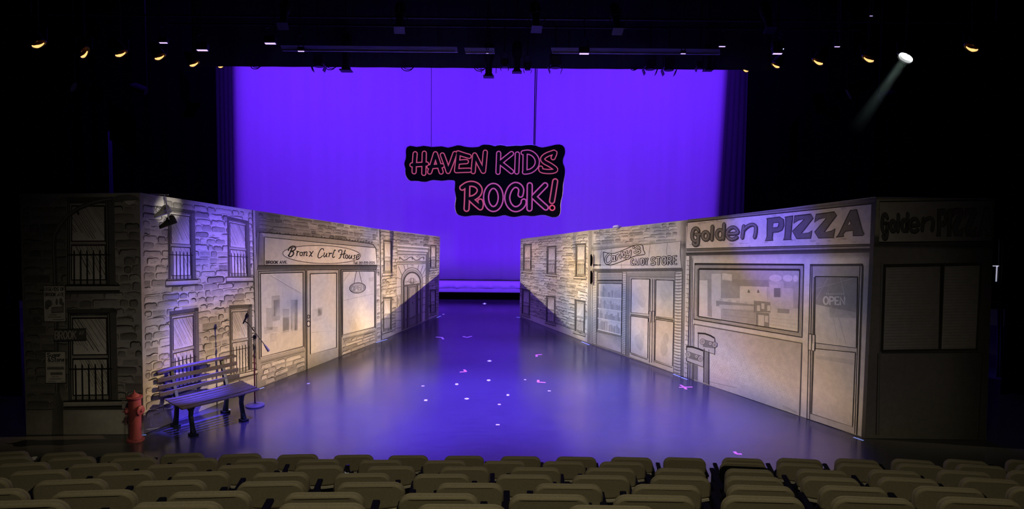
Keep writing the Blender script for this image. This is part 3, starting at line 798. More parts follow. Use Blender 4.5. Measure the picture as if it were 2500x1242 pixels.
for (a, b, c, d, k) in [(590, 420, 90, 120, .8), (640, 400, 50, 90, .74), (580, 640, 200, 10, .75)]:
    fl.fill(Q6((a, b), (a + c, b - 10), (a + c, b + d - 20), (a, b + d)), tone(k), 7)
fl.finish('painted_door', 'painted glass door of the hair salon')
glasspane(Q6((885, 47), (1198, 45), (1198, 592), (885, 668)), (.92, .9, .95, .86), 2.0, Q6((872, 32), (1212, 30), (1205, 605), (880, 690)), .5)
fl.fill(Q6((885, 685), (1205, 602), (1205, 640), (885, 720)), [tone(.8), tone(.75), tone(.2), tone(.2)], 6)
fl.ring(x6(1030), y6(210), 19.5, 12.5, 1.3, INK, 8, 40, tilt=-6); fl.ring(x6(1030), y6(210), 17, 10, .8, tone(.2), 8, 40, tilt=-6)
fl.text('OPEN', Q6((968, 195), (1090, 180), (1090, 225), (968, 242)), 2.6, tone(.25), tone(.8), .5, 8)
fl.stroke(Q6((1018, 50), (995, 165)), .8, INK, 8); fl.stroke(Q6((1045, 50), (1072, 160)), .8, INK, 8)
fl.stroke(Q6((890, 150), (955, 60)), 1.2, tone(.65), 7); fl.stroke(Q6((890, 335), (1195, 265)), 1.2, tone(.7), 7)
fl.fill(Q6((1140, 110), (1185, 105), (1185, 145), (1140, 150)), tone(.72), 7)
for k in range(5): fl.stroke(Q6((940 + k * 14, 520), (960 + k * 16, 590), (990 + k * 14, 620)), .8, tone(.7), 7)
fl.finish('painted_window', 'painted right shop window with a hanging OPEN sign')

# ---- left wall, third flat: carved arched doorway
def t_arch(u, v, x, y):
    return 0.92 * (0.8 + .25 * noise2(u * 6, v * 8)) * (0.75 + .25 * smooth(1, .8, v)) * (0.8 + .2 * smooth(0, .12, u)) * (1 - .5 * math.exp(-((x - 1042) / 5.0) ** 2))  # dark band right of the arch carries the beam's cut-off shade
fl = Flat('painted arched stone doorway flat at the far end of the left wall', (925, 559), (1074.5, 577.5), (1070.5, 770), (930, 831), t_arch)
fl.bricks(0.02, 0.99, 0.03, 0.985, 32, 0.075, 41, density=.97, lw=.11, dark=.6)
fl.stroke([(1043, 606), (1041, 780)], 8, tone(.28), 3)  # shade where the beam stops short, drawn as a dark band
fl.stroke([(927.5, 560), (931, 829)], 1.4, INK, 3); fl.finish('painted_brickwork')
fl.window([(935.3, 585), (957.6, 587.2), (957.6, 665), (935.9, 666)], [(932.5, 667.4), (959, 666), (959, 671.2), (933, 673.5)], hatch=8, seed=11, label='painted upper window left of the arched doorway', bars=6)
fl.window([(1050.3, 598), (1065.5, 597.4), (1065, 653.7), (1049.2, 654.8)], [(1047.5, 656.2), (1066.6, 654.8), (1066.6, 658.8), (1048, 661)], hatch=7, seed=12, label='painted upper window at the far end of the left wall', bars=5)
fl.window([(934.3, 725), (956.9, 723.8), (956.2, 803.6), (934.3, 806.9)], [(931.7, 810.4), (957.5, 804), (957.5, 807.4), (932.4, 815)], hatch=8, seed=13, label='painted lower window left of the arched doorway')
fl.window([(1049, 706.4), (1064.4, 705.8), (1063.7, 762.4), (1049.6, 765.6)], [(1048.3, 768), (1065.7, 763.5), (1065.7, 766), (1049, 771)], hatch=7, seed=14, label='painted lower window at the far end of the left wall', bars=5)
fl.fill([(968.6, 638), (1039, 637), (1037, 781), (966, 812.5)], tone(1.0), 4)
fl.fill([(967, 598), (1044.7, 603.5), (1040, 623.5), (970, 623)], tone(.6), 5)
for (a, b, c, d, k, w) in [(969.7, 598.5, 1044.7, 604, 1.1, 2.4), (969, 602.5, 1044, 607.5, .3, 1.6), (970, 608.3, 1044, 613, 1.1, 3.2), (970, 611.5, 1042, 615.5, .3, 1.6), (971, 617, 1040, 618.5, .9, 2.2), (971, 620.5, 1039, 621, .35, 1.6)]:
    fl.stroke([(a, b), (c, d)], w, tone(k), 6)
fl.fill([(971, 623), (1038.5, 624), (1038.5, 637), (971, 638)], tone(1.02), 6)
for k in range(2):                                           # swags of the frieze
    x0 = 975 + k * 30
    fl.stroke([(x0, 627), (x0 + 4, 631), (x0 + 9, 635), (x0 + 14, 634.5), (x0 + 19, 631.5), (x0 + 23, 628), (x0 + 30, 627)], 2.2, tone(.3), 7)
    for dx, dy in [(9, 626), (13, 624.8), (17, 625.8), (11, 628), (15, 628), (16, 634.5)]: fl.disc(x0 + dx + 2, dy, 1.5, 1.2, tone(.35), 7, 8)
for xx in (975, 1006, 1034): fl.disc(xx, 630, 1.8, 4.2, tone(.3), 7, 10)
for (a, b, c, d) in [(969, 638.5, 1039, 637.5), (969, 641, 1039, 640), (969, 645, 1039, 643)]: fl.stroke([(a, b), (c, d)], 1.5, tone(.3), 7)
for (a, b, c, d) in [(972, 650, 982, 674), (985, 646, 990, 663), (994, 646, 996, 657), (1022, 646, 1018, 660), (1032, 648, 1025, 668), (1038, 655, 1030, 672), (968, 677, 979, 681), (1038, 672, 1031, 677)]:
    fl.stroke([(a, b), (c, d)], .9, tone(.3), 7)
fl.text('131', [(1003.5, 646), (1009, 646), (1009, 650), (1003.5, 650)], .5, tone(.25), layer=7)
for yy, xa, xb in [(701, 967, 979), (721, 967, 979), (762, 966, 979), (783, 966, 979), (801, 966, 979), (692, 1031, 1038), (710, 1031, 1038), (727, 1030, 1038), (744, 1030, 1037), (762, 1029, 1037)]:
    fl.stroke([(xa, yy), (xb, yy - (2 if xa < 1000 else 1))], 1.0, tone(.28), 7)
fl.fill([(969.5, 723), (977, 722), (976, 747), (969, 749)], tone(.8), 7); fl.stroke([(969.5, 723), (977, 722), (976, 747), (969, 749)], .7, INK, 8, True); fl.stroke([(972.5, 728), (972, 743)], 2, tone(.45), 8)
def archpoly(cx, rx, ytop, yspring, bl_, br_):
    return [bl_] + [(cx + rx * math.cos(math.pi - math.pi * k / 20), yspring - (yspring - ytop) * math.sin(math.pi * k / 20)) for k in range(21)] + [br_]
o1 = archpoly(1005, 26, 653, 686, (980.5, 806), (1029, 785)); fl.fill(o1, tone(.85), 7); fl.stroke(o1, 1.3, tone(.2), 8)
o2 = archpoly(1005, 23, 658, 688, (982.5, 805), (1027, 786)); fl.fill(o2, tone(.62), 8); fl.stroke(o2, .9, tone(.3), 9)
o3 = archpoly(1005, 20.5, 664, 690, (984.5, 804), (1025.5, 787)); fl.fill(o3, tone(.40), 9); fl.stroke(o3, 1.8, INK, 10)
fl.fill(archpoly(1005, 18.5, 667, 690, (986.5, 694.5), (1023.5, 690.5)), tone(.95), 10)
for sgn in (-1, 1):
    for (dx, h, b) in [(3, 14, 5), (6, 12, 8), (9, 9, 10), (12, 6, 11)]:
        fl.stroke([(1005 + sgn * 1, 692), (1005 + sgn * dx, 690 - h * .5), (1005 + sgn * b * .9, 692 - h)], 1.0, tone(.3), 11)
    fl.ring(1005 + sgn * 14, 688, 2.2, 2.4, .8, tone(.4), 11, 12)
fl.ring(1005, 684, 3, 6, 1.1, tone(.3), 11, 14); fl.stroke([(984.5, 697), (1026, 692)], 2.2, tone(.2), 11)
fl.finish('painted_door_surround', 'painted carved stone arch around the door')
fl.fill([(984.8, 698), (1025.6, 693), (1025.2, 787), (984.4, 804)], tone(.34), 12)
for (xa, xb, ya, yb, za, zb, nb) in [(986, 992, 699.5, 699, 778, 776, 3), (997.4, 1013.5, 701, 699.5, 776, 769, 8), (1018.5, 1024.5, 695.5, 695, 766, 764, 3)]:
    fl.fill([(xa, ya), (xb, yb), (xb, zb), (xa, za)], tone(1.0), 13); fl.stroke([(xa, ya), (xb, yb), (xb, zb), (xa, za)], .9, INK, 14, True)
    for k in range(1, nb):
        t = k / nb; x = xa + (xb - xa) * t; fl.stroke([(x, ya + (yb-ya)*t), (x, za + (zb-za)*t)], .9, tone(.22), 14)
    fl.disc((xa + xb) / 2, (ya + za) / 2, .9, 2.6, INK, 15, 8)
fl.stroke([(994, 697), (993.5, 800)], 1.0, INK, 14); fl.stroke([(1017, 694), (1016.5, 791)], 1.0, INK, 14)
for q in ([(986, 782), (992, 780), (992, 797), (986, 800)], [(997, 780), (1013, 774), (1013, 789), (997, 796)], [(1018.5, 770), (1024, 768), (1024, 784), (1018.5, 787)]):
    fl.stroke(q, .7, tone(.16), 14, True); fl.fill(q, tone(.42), 13)
fl.finish('painted_door', 'painted panelled door with barred glass')

# ---- right wall, far flat: brick house with six windows
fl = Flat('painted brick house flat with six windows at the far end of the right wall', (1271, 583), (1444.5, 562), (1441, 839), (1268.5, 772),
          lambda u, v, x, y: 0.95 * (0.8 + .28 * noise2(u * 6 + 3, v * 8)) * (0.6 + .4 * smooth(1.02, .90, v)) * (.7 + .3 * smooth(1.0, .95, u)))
fl.bricks(0.01, 0.965, 0.065, 0.97, 33, 0.068, 51, density=.97, lw=.11, dark=.6)
fl.stroke([fl.uv(.1, .075), fl.uv(.97, .075)], 1.3, tone(.3), 3); fl.fill([fl.uv(.972, 0), fl.uv(1, 0), fl.uv(1, 1), fl.uv(.972, 1)], tone(.42), 3)
fl.finish('painted_brickwork')
for q, sl, sd, lab in [
    ([(1277.5, 596), (1298.3, 594.2), (1297.8, 660.7), (1277, 660)], [(1274, 661), (1299.4, 662.8), (1299, 667), (1274, 664.5)], 15, 'painted upper window nearest the gap at the far end'),
    ([(1335, 600.7), (1358.6, 598.7), (1358, 669), (1333.8, 667.8)], [(1332, 668.4), (1359.7, 670.5), (1359, 674.8), (1332, 672)], 16, 'painted middle upper window of the brick house'),
    ([(1404.8, 594.2), (1431.3, 593), (1430, 673.7), (1404.2, 673)], [(1401, 674.4), (1432.4, 676), (1432, 681), (1401, 679.3)], 17, 'painted upper window nearest the candy store'),
    ([(1274.8, 704.8), (1295, 706.7), (1294, 771), (1273.5, 765)], [(1272, 766), (1296, 772.5), (1296, 775.5), (1272, 769)], 18, 'painted lower window nearest the gap at the far end'),
    ([(1333.4, 720.5), (1356.6, 722.8), (1356, 789.8), (1332.8, 784.7)], [(1330.8, 785), (1359, 791.4), (1358.5, 795), (1330.8, 788.5)], 19, 'painted middle lower window of the brick house'),
    ([(1403, 730), (1429.8, 733.8), (1428, 814.3), (1402.3, 807.2)], [(1399.8, 808.5), (1430, 816.5), (1429.4, 820.7), (1399.8, 812.4)], 20, 'painted lower window nearest the candy store')]:
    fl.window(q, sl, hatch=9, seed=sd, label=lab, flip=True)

# ---- right wall, middle flat: candy store
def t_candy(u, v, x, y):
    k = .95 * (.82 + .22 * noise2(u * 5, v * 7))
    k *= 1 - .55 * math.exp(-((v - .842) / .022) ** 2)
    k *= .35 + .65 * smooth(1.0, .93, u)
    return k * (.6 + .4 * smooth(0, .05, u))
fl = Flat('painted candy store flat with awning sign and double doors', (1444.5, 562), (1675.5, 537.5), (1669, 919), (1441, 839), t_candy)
fl.bricks(0.03, 0.93, 0.865, 0.995, 6, 0.085, 61, density=.97, lw=.09, dark=.55)
fl.finish('painted_brickwork')
x3 = lambda zx: 1435 + zx / 7.762
y3 = lambda zy: 530 + zy / 7.762
Q3 = lambda *p: [(x3(a), y3(b)) for a, b in p]
aw = Q3((110, 625), (450, 592), (860, 548), (1200, 508), (1510, 480), (1765, 455), (1752, 650), (1775, 960), (900, 975), (200, 985), (110, 970), (100, 800))
fl.fill(aw, [tone(.7), tone(.95), tone(1), tone(.98), tone(.95), tone(.85), tone(.9), tone(.95), tone(1), tone(1.02), tone(.7), tone(.6)], 4)
fl.stroke(aw, 1.1, tone(.3), 5, True)
for p in ([(270, 620), (240, 780), (235, 970)], [(460, 600), (450, 670)], [(435, 900), (430, 970)], [(1190, 510), (1170, 640), (1165, 745)], [(1515, 482), (1500, 600), (1500, 720)], [(640, 870), (645, 965)], [(130, 905), (1400, 905)]):
    fl.stroke(Q3(*p), .8, tone(.35), 6)
ban = Q3(*densify([(300, 660), (450, 687), (560, 668), (720, 605), (860, 542), (960, 525), (1040, 532), (1060, 620), (1085, 700), (900, 735), (640, 840), (500, 890), (400, 905), (335, 870), (312, 800)]))
fl.fill(ban, tone(.9), 7); fl.stroke(ban, 1.5, INK, 8, True)
car = [[(445, 715), (425, 692), (385, 715), (345, 785), (345, 850), (385, 880), (430, 855), (450, 830)], arc(488, 785, 26, 42, 0, 360), [(520, 735), (516, 800), (530, 830)],
       [(560, 722), (558, 805)], [(560, 760), (580, 715), (605, 712)], [(655, 650), (628, 775)], arc(692, 712, 24, 42, 0, 360), [(752, 640), (740, 690), (765, 712), (800, 690), (822, 630)], [(822, 630), (805, 740), (770, 780), (725, 770)],
       [(880, 558), (872, 585)], [(995, 590), (960, 560), (920, 590), (940, 625), (990, 630), (990, 665), (940, 685), (890, 660)]]
for p in car: fl.stroke(Q3(*densify(p)), 4.6, INK, 9, caps=True)
for p in car: fl.stroke(Q3(*densify(p)), 1.8, tone(1.0), 10.5, caps=True)
fl.text('CANDY', Q3((830, 800), (1140, 780), (1140, 895), (830, 900)), 4.4, INK, tone(1.0), .38, 9, gap=.36)
fl.text('STORE', Q3((1212, 770), (1685, 735), (1685, 885), (1212, 900)), 4.8, INK, tone(1.0), .38, 9, gap=.36)
fl.text('BROOK AVE', Q3((115, 893), (255, 893), (255, 915), (115, 915)), .8, INK, layer=9)
fl.fill(Q3((90, 975), (900, 978), (1790, 962), (1800, 1015), (95, 1030)), [tone(.2), tone(.2), tone(.2), tone(.16), tone(.16)], 6)
fl.finish('painted_sign', "painted awning sign reading Carloy's CANDY STORE")
x4 = lambda zx: 1435 + zx / 4.435
y4 = lambda zy: 650 + zy / 4.435
Q4 = lambda *p: [(x4(a), y4(b)) for a, b in p]
fl.fill(Q4((50, 45), (1030, 35), (1020, 1185), (45, 850)), tone(.42), 3)
for q, n in ((Q4((55, 52), (102, 52), (92, 855), (48, 835)), 44), (Q4((380, 65), (420, 65), (410, 965), (368, 945)), 46), (Q4((948, 62), (1024, 55), (1008, 1180), (930, 1155)), 34)):
    fl.fill(q, tone(.95), 4); fl.stroke(q, 1.0, tone(.2), 6, True)
    for k in range(n):
        t = (k + .5) / n; a, b = bil(q, 0, t), bil(q, 1, t)
        fl.stroke([(a[0]*(1-e)+b[0]*e, a[1]*(1-e)+b[1]*e + .9 * math.sin(math.pi*e)) for e in [i_/8 for i_ in range(9)]], 1.5 if n > 40 else 2.4, tone(.34), 5, wf=lambda u: .6 + .5 * math.sin(math.pi * u))
fl.finish('painted_brick_pillars')
q = Q4((112, 62), (375, 60), (375, 150), (112, 150)); fl.fill(q, tone(.9), 4)
for k in range(7): fl.stroke([bil(q, 0, (k + .5) / 7), bil(q, 1, (k + .5) / 7)], 1.3, tone(.25), 5)
fl.stroke(q, 1, INK, 5, True)
q = Q4((115, 182), (373, 186), (363, 750), (112, 690)); glasspane(q, (.8, .8, 1.02, .9), 1.5, Q4((100, 155), (380, 155), (370, 765), (100, 705)), .4)
rng = random.Random(8)
for (t0, t1) in ((.05, .28), (.33, .52), (.56, .73), (.77, .97)):
    for k in range(17):
        s0 = .05 + .9 * k / 17; h = rng.uniform(.4, .95); t = t1 - (t1 - t0) * h
        p = [bil(q, s0, t), bil(q, s0 + .045, t), bil(q, s0 + .045, t1), bil(q, s0, t1)]
        fl.fill(p, tone(rng.uniform(.62, 1.0)), 7); fl.stroke(p, .45, tone(.42), 8, True)
    fl.stroke([bil(q, 0, t1 + .012), bil(q, 1, t1 + .012)], 2.2, tone(1.06), 8)
fl.fill(Q4((108, 712), (362, 768), (360, 930), (100, 845)), [tone(.5), tone(.5), tone(1.0), tone(.6)], 5)
fl.finish('painted_window', 'painted candy shelf window beside the double doors')
fl.fill(Q4((428, 62), (945, 58), (945, 112), (432, 108)), tone(.72), 4)
for k in range(4): fl.stroke(Q4((430, 72 + k * 11), (944, 68 + k * 13)), 1.2, tone(.25), 5)
fl.fill(Q4((428, 112), (948, 115), (930, 1160), (414, 962)), tone(.36), 4)
fl.fill(Q4((460, 120), (945, 125), (928, 1150), (455, 975)), [tone(.6), tone(.6), tone(.98), tone(.9)], 5)
for p, cs in ((Q4((475, 135), (672, 137), (662, 515), (470, 498)), (.86, .84, .9, .95)), (Q4((468, 535), (658, 560), (652, 995), (464, 930)), (.9, .88, 1.0, 1.0)),
              (Q4((742, 145), (936, 152), (930, 562), (736, 540)), (.86, .8, .86, .9)), (Q4((738, 572), (934, 602), (920, 1080), (730, 1015)), (.85, .85, .98, .95))):
    fl.fill(p, [tone(c) for c in cs], 6); fl.stroke(p, 1.7, INK, 7, True)
    cxp, cyp = bil(p, .5, .55)
    for k in range(5): fl.disc(cxp + rng.uniform(-8, 8), cyp + rng.uniform(-18, 18), rng.uniform(4, 9), rng.uniform(8, 16), tone(rng.uniform(.74, .84)), 6.5 + k * .2, 14)
fl.stroke(Q4((465, 520), (660, 545)), 2.6, tone(.2), 8); fl.stroke(Q4((735, 553), (934, 584)), 3.2, tone(.2), 8)
for xx in (680, 706, 730): fl.stroke(Q4((xx, 138), (xx - 4, 540), (xx - 10, 1040)), 1.2, INK, 8)
for xx in (678, 714): 
    fl.fill(Q4((xx - 8, 482), (xx + 12, 486), (xx + 8, 604), (xx - 10, 598)), tone(.9), 9); fl.stroke(Q4((xx - 8, 482), (xx + 12, 486), (xx + 8, 604), (xx - 10, 598)), 1.3, INK, 10, True)
fl.stroke(Q4((470, 945), (650, 1008)), 1.2, INK, 8); fl.stroke(Q4((730, 1030), (920, 1096)), 1.2, INK, 8)
fl.finish('painted_door', 'painted glass double doors of the candy store')

# ---- right wall, near flat: pizza shop
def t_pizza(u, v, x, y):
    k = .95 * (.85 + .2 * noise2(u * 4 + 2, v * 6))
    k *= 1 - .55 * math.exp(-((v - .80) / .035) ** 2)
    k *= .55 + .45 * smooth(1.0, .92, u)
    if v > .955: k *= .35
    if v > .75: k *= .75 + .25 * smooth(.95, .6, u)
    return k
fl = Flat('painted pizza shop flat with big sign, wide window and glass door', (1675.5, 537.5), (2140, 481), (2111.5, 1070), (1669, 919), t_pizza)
x5 = lambda zx: 1665 + zx / 5.208
y5 = lambda zy: 470 + zy / 5.208
Q5 = lambda *p: [(x5(a), y5(b)) for a, b in p]
sg = Q5((75, 378), (2458, 138), (2395, 655), (58, 715))
fl.fill(sg, [tone(.85), tone(.7), tone(.72), tone(1.0)], 4); fl.stroke(sg, 1.8, INK, 6, True)
fl.stroke(Q5((75, 350), (2465, 100)), 2.5, tone(.2), 5); fl.stroke(Q5((62, 735), (2400, 675)), 1.4, INK, 5); fl.stroke(Q5((58, 752), (2400, 695)), 4, tone(.45), 5)
fl.fill(Q5((55, 765), (2400, 700), (2410, 760), (55, 800)), [tone(.07)] * 2 + [tone(.14)] * 2, 5)
rng = random.Random(3)
for k in range(34):
    a, b = rng.uniform(.01, .99), rng.choice([rng.uniform(.02, .1), rng.uniform(.82, .97)])
    x, y = bil(sg, a, b); fl.disc(x, y, rng.uniform(2, 9), rng.uniform(1, 3), tone(rng.uniform(.5, .75)), 5, 12)
GOLD = [[[(215,485),(190,452),(150,470),(132,540),(145,600),(185,615),(215,590)], [(175,530),(240,530)], [(212,535),(208,620),(195,660),(165,665),(148,640)]],
        [arc(305,548,38,50,0,360)], [[(392,425),(382,600)]], [arc(487,530,42,58,0,360), [(540,395),(528,590)]],
        [[(590,525),(710,510),(690,455),(645,440),(595,470),(575,530),(600,580),(650,592),(705,565)]], [[(790,420),(768,575)], [(790,470),(840,425),(900,405),(940,430),(940,500),(925,570)]]]
PIZ = [[(1080,330),(1090,345),(1085,450),(1085,560),(1060,612),(1165,605),(1150,585),(1160,505),(1225,500),(1275,478),(1302,420),(1295,340),(1245,308)],
       [(1310,312),(1415,295),(1400,400),(1385,575),(1398,595),(1290,600),(1310,565),(1322,400),(1322,330)],
       [(1435,295),(1640,272),(1672,325),(1522,515),(1615,512),(1655,480),(1640,580),(1462,585),(1408,490),(1560,340),(1480,348),(1425,392)],
       [(1708,275),(1940,243),(1970,290),(1810,500),(1900,490),(1948,456),(1930,572),(1740,578),(1690,500),(1840,325),(1750,332),(1690,380)],
       [(2145,225),(2225,215),(2300,500),(2322,518),(2305,545),(2180,548),(2178,480),(2085,490),(2052,525),(2065,555),(1960,565),(1995,535)]]
HOLE = [[(1165,385),(1235,378),(1232,415),(1220,440),(1160,445)], [(2145,350),(2152,405),(2108,410)]]
def goldenpizza(f, mp, wk, ink, mid, face, layer=7):
    for L in GOLD:
        for p in L: f.stroke([mp(x + 5, y + 7) for x, y in densify(p)], 7.2 * wk, ink, layer, caps=True)
        for p in L: f.stroke([mp(x, y) for x, y in densify(p)], 7.6 * wk, ink, layer + 1, caps=True)
        for p in L: f.stroke([mp(x, y) for x, y in densify(p)], 5.2 * wk, mid, layer + 2, caps=True)
    for p in PIZ:
        q = [mp(*k) for k in p]; f.fill(q, mid, layer); f.stroke(q, 1.8 * wk, ink, layer + 1, True)
    for p in HOLE:
        q = [mp(*k) for k in p]; f.fill(q, face, layer + 2); f.stroke(q, 1.4 * wk, ink, layer + 3, True)
goldenpizza(fl, lambda x, y: (x5(x), y5(y)), 1.0, tone(.07), tone(.20), tone(.8))
for L in GOLD:
    for p in L: fl.stroke([(x5(x - 2), y5(y - 2)) for x, y in densify(p)], 1.8, tone(.34), 11, caps=True)
fl.finish('painted_sign', 'painted pizza shop sign board reading Golden PIZZA')
xp = lambda zx: 1665 + zx / 5.208
yp = lambda zy: 620 + zy / 5.208
QP = lambda *p: [(xp(a), yp(b)) for a, b in p]
xs = lambda zx: 1665 + zx / 4.14
ys = lambda zy: 780 + zy / 4.14
QS = lambda *p: [(xs(a), ys(b)) for a, b in p]
q = [(1676.5, 624), (1684.5, 624), (1679, 922), (1671, 919.5)]
fl.fill(q, tone(1.0), 4); fl.stroke([q[1], q[2]], 1.3, INK, 6); fl.stroke([(1687, 624), (1684, 924)], 2.6, tone(.3), 6); fl.stroke([(1691, 630), (1689, 926)], 1.4, tone(.4), 6)
for k in range(26): fl.stroke([bil(q, 0.05, k / 26), bil(q, .95, k / 26 + .003 * (k % 3))], 1.1, tone(.25), 5)
for k in range(26):
    if k % 3: fl.stroke([bil(q, .3 + .4 * ((k * 7) % 3) / 3, k / 26), bil(q, .3 + .4 * ((k * 7) % 3) / 3, (k + 1) / 26)], .8, tone(.3), 5)
fl.finish('painted_brick_strip')
wq = QP((220, 190), (1500, 200), (1480, 990), (215, 790))
fo = QP((165, 120), (1548, 130), (1527, 1057), (152, 826)); fl.fill(fo, tone(.72), 4); fl.stroke(fo, 2.2, INK, 6, True)
fl.stroke(QP((165, 130), (1548, 138)), 4, tone(.1), 6); fl.stroke(QP((220, 190), (1500, 200)), 4.2, tone(.12), 8); fl.stroke(QP((213, 185), (205, 790)), 4.5, tone(.22), 8)
for e in (.25, .5, .75):
    fl.stroke([(a[0]*(1-e)+b[0]*e, a[1]*(1-e)+b[1]*e) for a, b in zip(fo, wq)], .9, tone(.28), 6, True)
fl.fill(wq, [tone(.72), tone(.66), tone(.98), tone(.9)], 7); fl.stroke(wq, 2, INK, 12, True)
# hazy interior drawn inside the window
def inner(x0, y0, x1, y1, k, dy0=0, dy1=0, layer=8):
    fl.fill(QP((x0, y0), (x1, y0 + dy0), (x1, y1 + dy1), (x0, y1)), tone(k), layer)
inner(225, 200, 1480, 330, .62, 8, 20, 8); inner(225, 320, 330, 800, .95, 10, 10, 8); inner(330, 310, 385, 790, .55, 10, 10, 8.5); inner(380, 250, 500, 650, .9, 0, 10, 8.6)
inner(500, 230, 740, 560, .55, 10, 0, 8.8); inner(515, 240, 640, 325, .9, 15, 15, 9.5); inner(740, 405, 1085, 600, .95, 10, 0, 9); inner(640, 320, 1110, 405, .5, 10, 10, 9)
inner(440, 590, 920, 660, .48, 50, 0, 9.4); inner(500, 650, 930, 870, .62, 30, 60, 9.4); inner(480, 640, 930, 690, .78, 20, 20, 9.6); inner(920, 590, 1130, 740, .45, 20, 0, 9.6)
inner(940, 740, 1110, 900, .42, 10, 25, 9.8); inner(975, 770, 1050, 905, .9, 5, 15, 10); inner(1060, 780, 1105, 860, .85, 5, 10, 10); inner(1120, 385, 1265, 570, .85, 10, 0, 9.6); inner(1175, 430, 1258, 545, .35, 2, 2, 10)
inner(1130, 585, 1480, 700, .8, 10, 20, 9.4); inner(1220, 690, 1370, 745, .52, 10, 10, 9.8); inner(1300, 340, 1480, 430, .6, 8, 8, 9.4); inner(1420, 430, 1480, 690, .6, 0, 0, 9.6)
for cx_, cy_, rx_ in ((1195, 305, 80), (1350, 305, 62), (1450, 310, 32)): fl.disc(xp(cx_), yp(cy_), rx_ / 5.2, 8.5, tone(.92), 10, 18)
for cx_ in (855, 975): fl.fill(QP((cx_ - 18, 490), (cx_ - 4, 450), (cx_ + 4, 450), (cx_ + 18, 490)), tone(.32), 10)
for k in range(7): fl.disc(xp(500 + k * 55), yp(580 + k * 6), 5.5, 3, tone(.9 if k % 2 else .75), 10, 10)
for x0, y0 in ((960, 650), (1015, 625), (1090, 650)): inner(x0, y0, x0 + 38, y0 + 70, .92, 3, 3, 10.2)
for k in range(5): fl.stroke(QP((520, 700 + k * 35), (915, 735 + k * 42)), 1.2, tone(.5 + .1 * (k % 2)), 10)
for k in range(4): fl.stroke(QP((1125, 770 + k * 40), (1478, 800 + k * 48)), 2.2, tone(.86), 9.8)
fl.finish('painted_window', 'painted wide pizza shop window with hazy counter inside')
pn = QS((122, 45), (1212, 237), (1190, 968), (118, 610))
fl.fill(pn, [tone(.8), tone(.62), tone(.95), tone(1.0)], 4); fl.stroke(pn[:3], 2.2, tone(.18), 6); fl.stroke([pn[0], pn[3]], 1.3, INK, 6)
for k in range(46):                                         # chequer plate texture
    for r in range(22):
        s_, t_ = .06 + .9 * (k + .5 * (r % 2)) / 46, .06 + .8 * r / 22
        if rng.random() < .35: continue
        x, y = bil(pn, s_, t_); fl.stroke([(x - 1.1, y + 1.0), (x + 1.1, y - .8)], .7, tone(.62), 5)
fl.stroke(QS((270, 625), (560, 690)), .8, tone(.4), 5); fl.stroke(QS((1020, 870), (1160, 930)), .8, tone(.35), 5); fl.stroke(QS((1030, 890), (1170, 945)), .7, tone(.35), 5)
fl.finish('painted_panel', 'painted chequered panel under the pizza shop window')
# painted standpipe hose connections
def coupling(cx, cy, r):
    for k, (f_, c_) in enumerate(((1.0, INK), (.85, tone(.85)), (.62, INK), (.52, tone(.7)), (.28, INK), (.14, tone(.9)))): fl.disc(xs(cx), ys(cy), r * f_, r * 1.12 * f_, c_, 9 + k * .5, 18)
fl.fill(QS((228, 290), (275, 300), (275, 655), (222, 635)), [tone(.4), tone(.3), tone(.3), tone(.5)], 7); fl.stroke(QS((228, 290), (222, 635)), 1.6, INK, 8); fl.stroke(QS((275, 300), (275, 655)), 1.6, INK, 8)
fl.fill(QS((100, 440), (162, 465), (160, 615), (96, 590)), [tone(.35), tone(.3), tone(.4), tone(.4)], 7); fl.stroke(QS((118, 450), (116, 600)), 3, tone(.2), 8)
for plate in (QS((168, 140), (235, 145), (290, 165), (335, 192), (335, 350), (168, 290)), QS((52, 275), (110, 280), (175, 300), (222, 320), (220, 480), (50, 415))):
    fl.fill(plate, tone(.72), 8); fl.stroke(plate, 1.5, INK, 9, True)
    a, b, c_, d = plate[0], plate[1], plate[2], plate[3]
    for seg in ((a, b), (b, c_), (c_, d)):
        for k in range(5):
            t = k / 5; x, y = seg[0][0]*(1-t)+seg[1][0]*t, seg[0][1]*(1-t)+seg[1][1]*t; fl.disc(x, y - 1.5, 1.9, 1.9, INK, 9, 8)
fl.fill(QS((210, 195), (335, 225), (335, 290), (215, 275)), tone(.3), 8.6); fl.fill(QS((70, 320), (190, 360), (190, 425), (75, 390)), tone(.28), 8.6)
for c_ in ((212, 222, 6.8), (335, 252, 6.4), (290, 240, 4.5), (68, 352, 6.6), (190, 393, 6.6), (150, 370, 4.2)): coupling(*c_)
fl.finish('painted_standpipe', 'painted hose connections beside the pizza shop window')
# door
do = [(1979, 645), (2106, 644), (2091.5, 1061), (1970.5, 1021)]
fl.fill(do, [tone(.55), tone(.5), tone(.85), tone(.85)], 4); fl.stroke(do, 1.6, INK, 6, True)
fl.stroke(QP((1640, 140), (2295, 138)), 4.5, tone(.12), 6)
g1 = [(1991.4, 674.7), (2094.5, 675.7), (2091.5, 849), (1989, 836)]; g2 = [(1987.5, 850), (2089, 859.7), (2081.7, 1041), (1982.6, 1009.5)]
fl.fill(g1, [tone(.42), tone(.40), tone(.85), tone(.85)], 7); fl.stroke(g1, 2, INK, 10, True)
fl.fill([bil(g1, .02, .12), bil(g1, .98, .12), bil(g1, .98, .5), bil(g1, .02, .42)], tone(.46), 8)
fl.fill([bil(g1, .02, .42), bil(g1, .35, .45), bil(g1, .35, .6), bil(g1, .98, .58), bil(g1, .98, .97), bil(g1, .02, .97)], tone(.82), 8)
for a, b, c_, d in ((.02, .18, .9, .02), (.3, .2, .55, .9), (.6, .02, .75, .4), (.02, .35, .3, .02), (.55, .55, .75, .95)): fl.stroke([bil(g1, a, b), bil(g1, c_, d)], 1.2, tone(.62), 8.4)
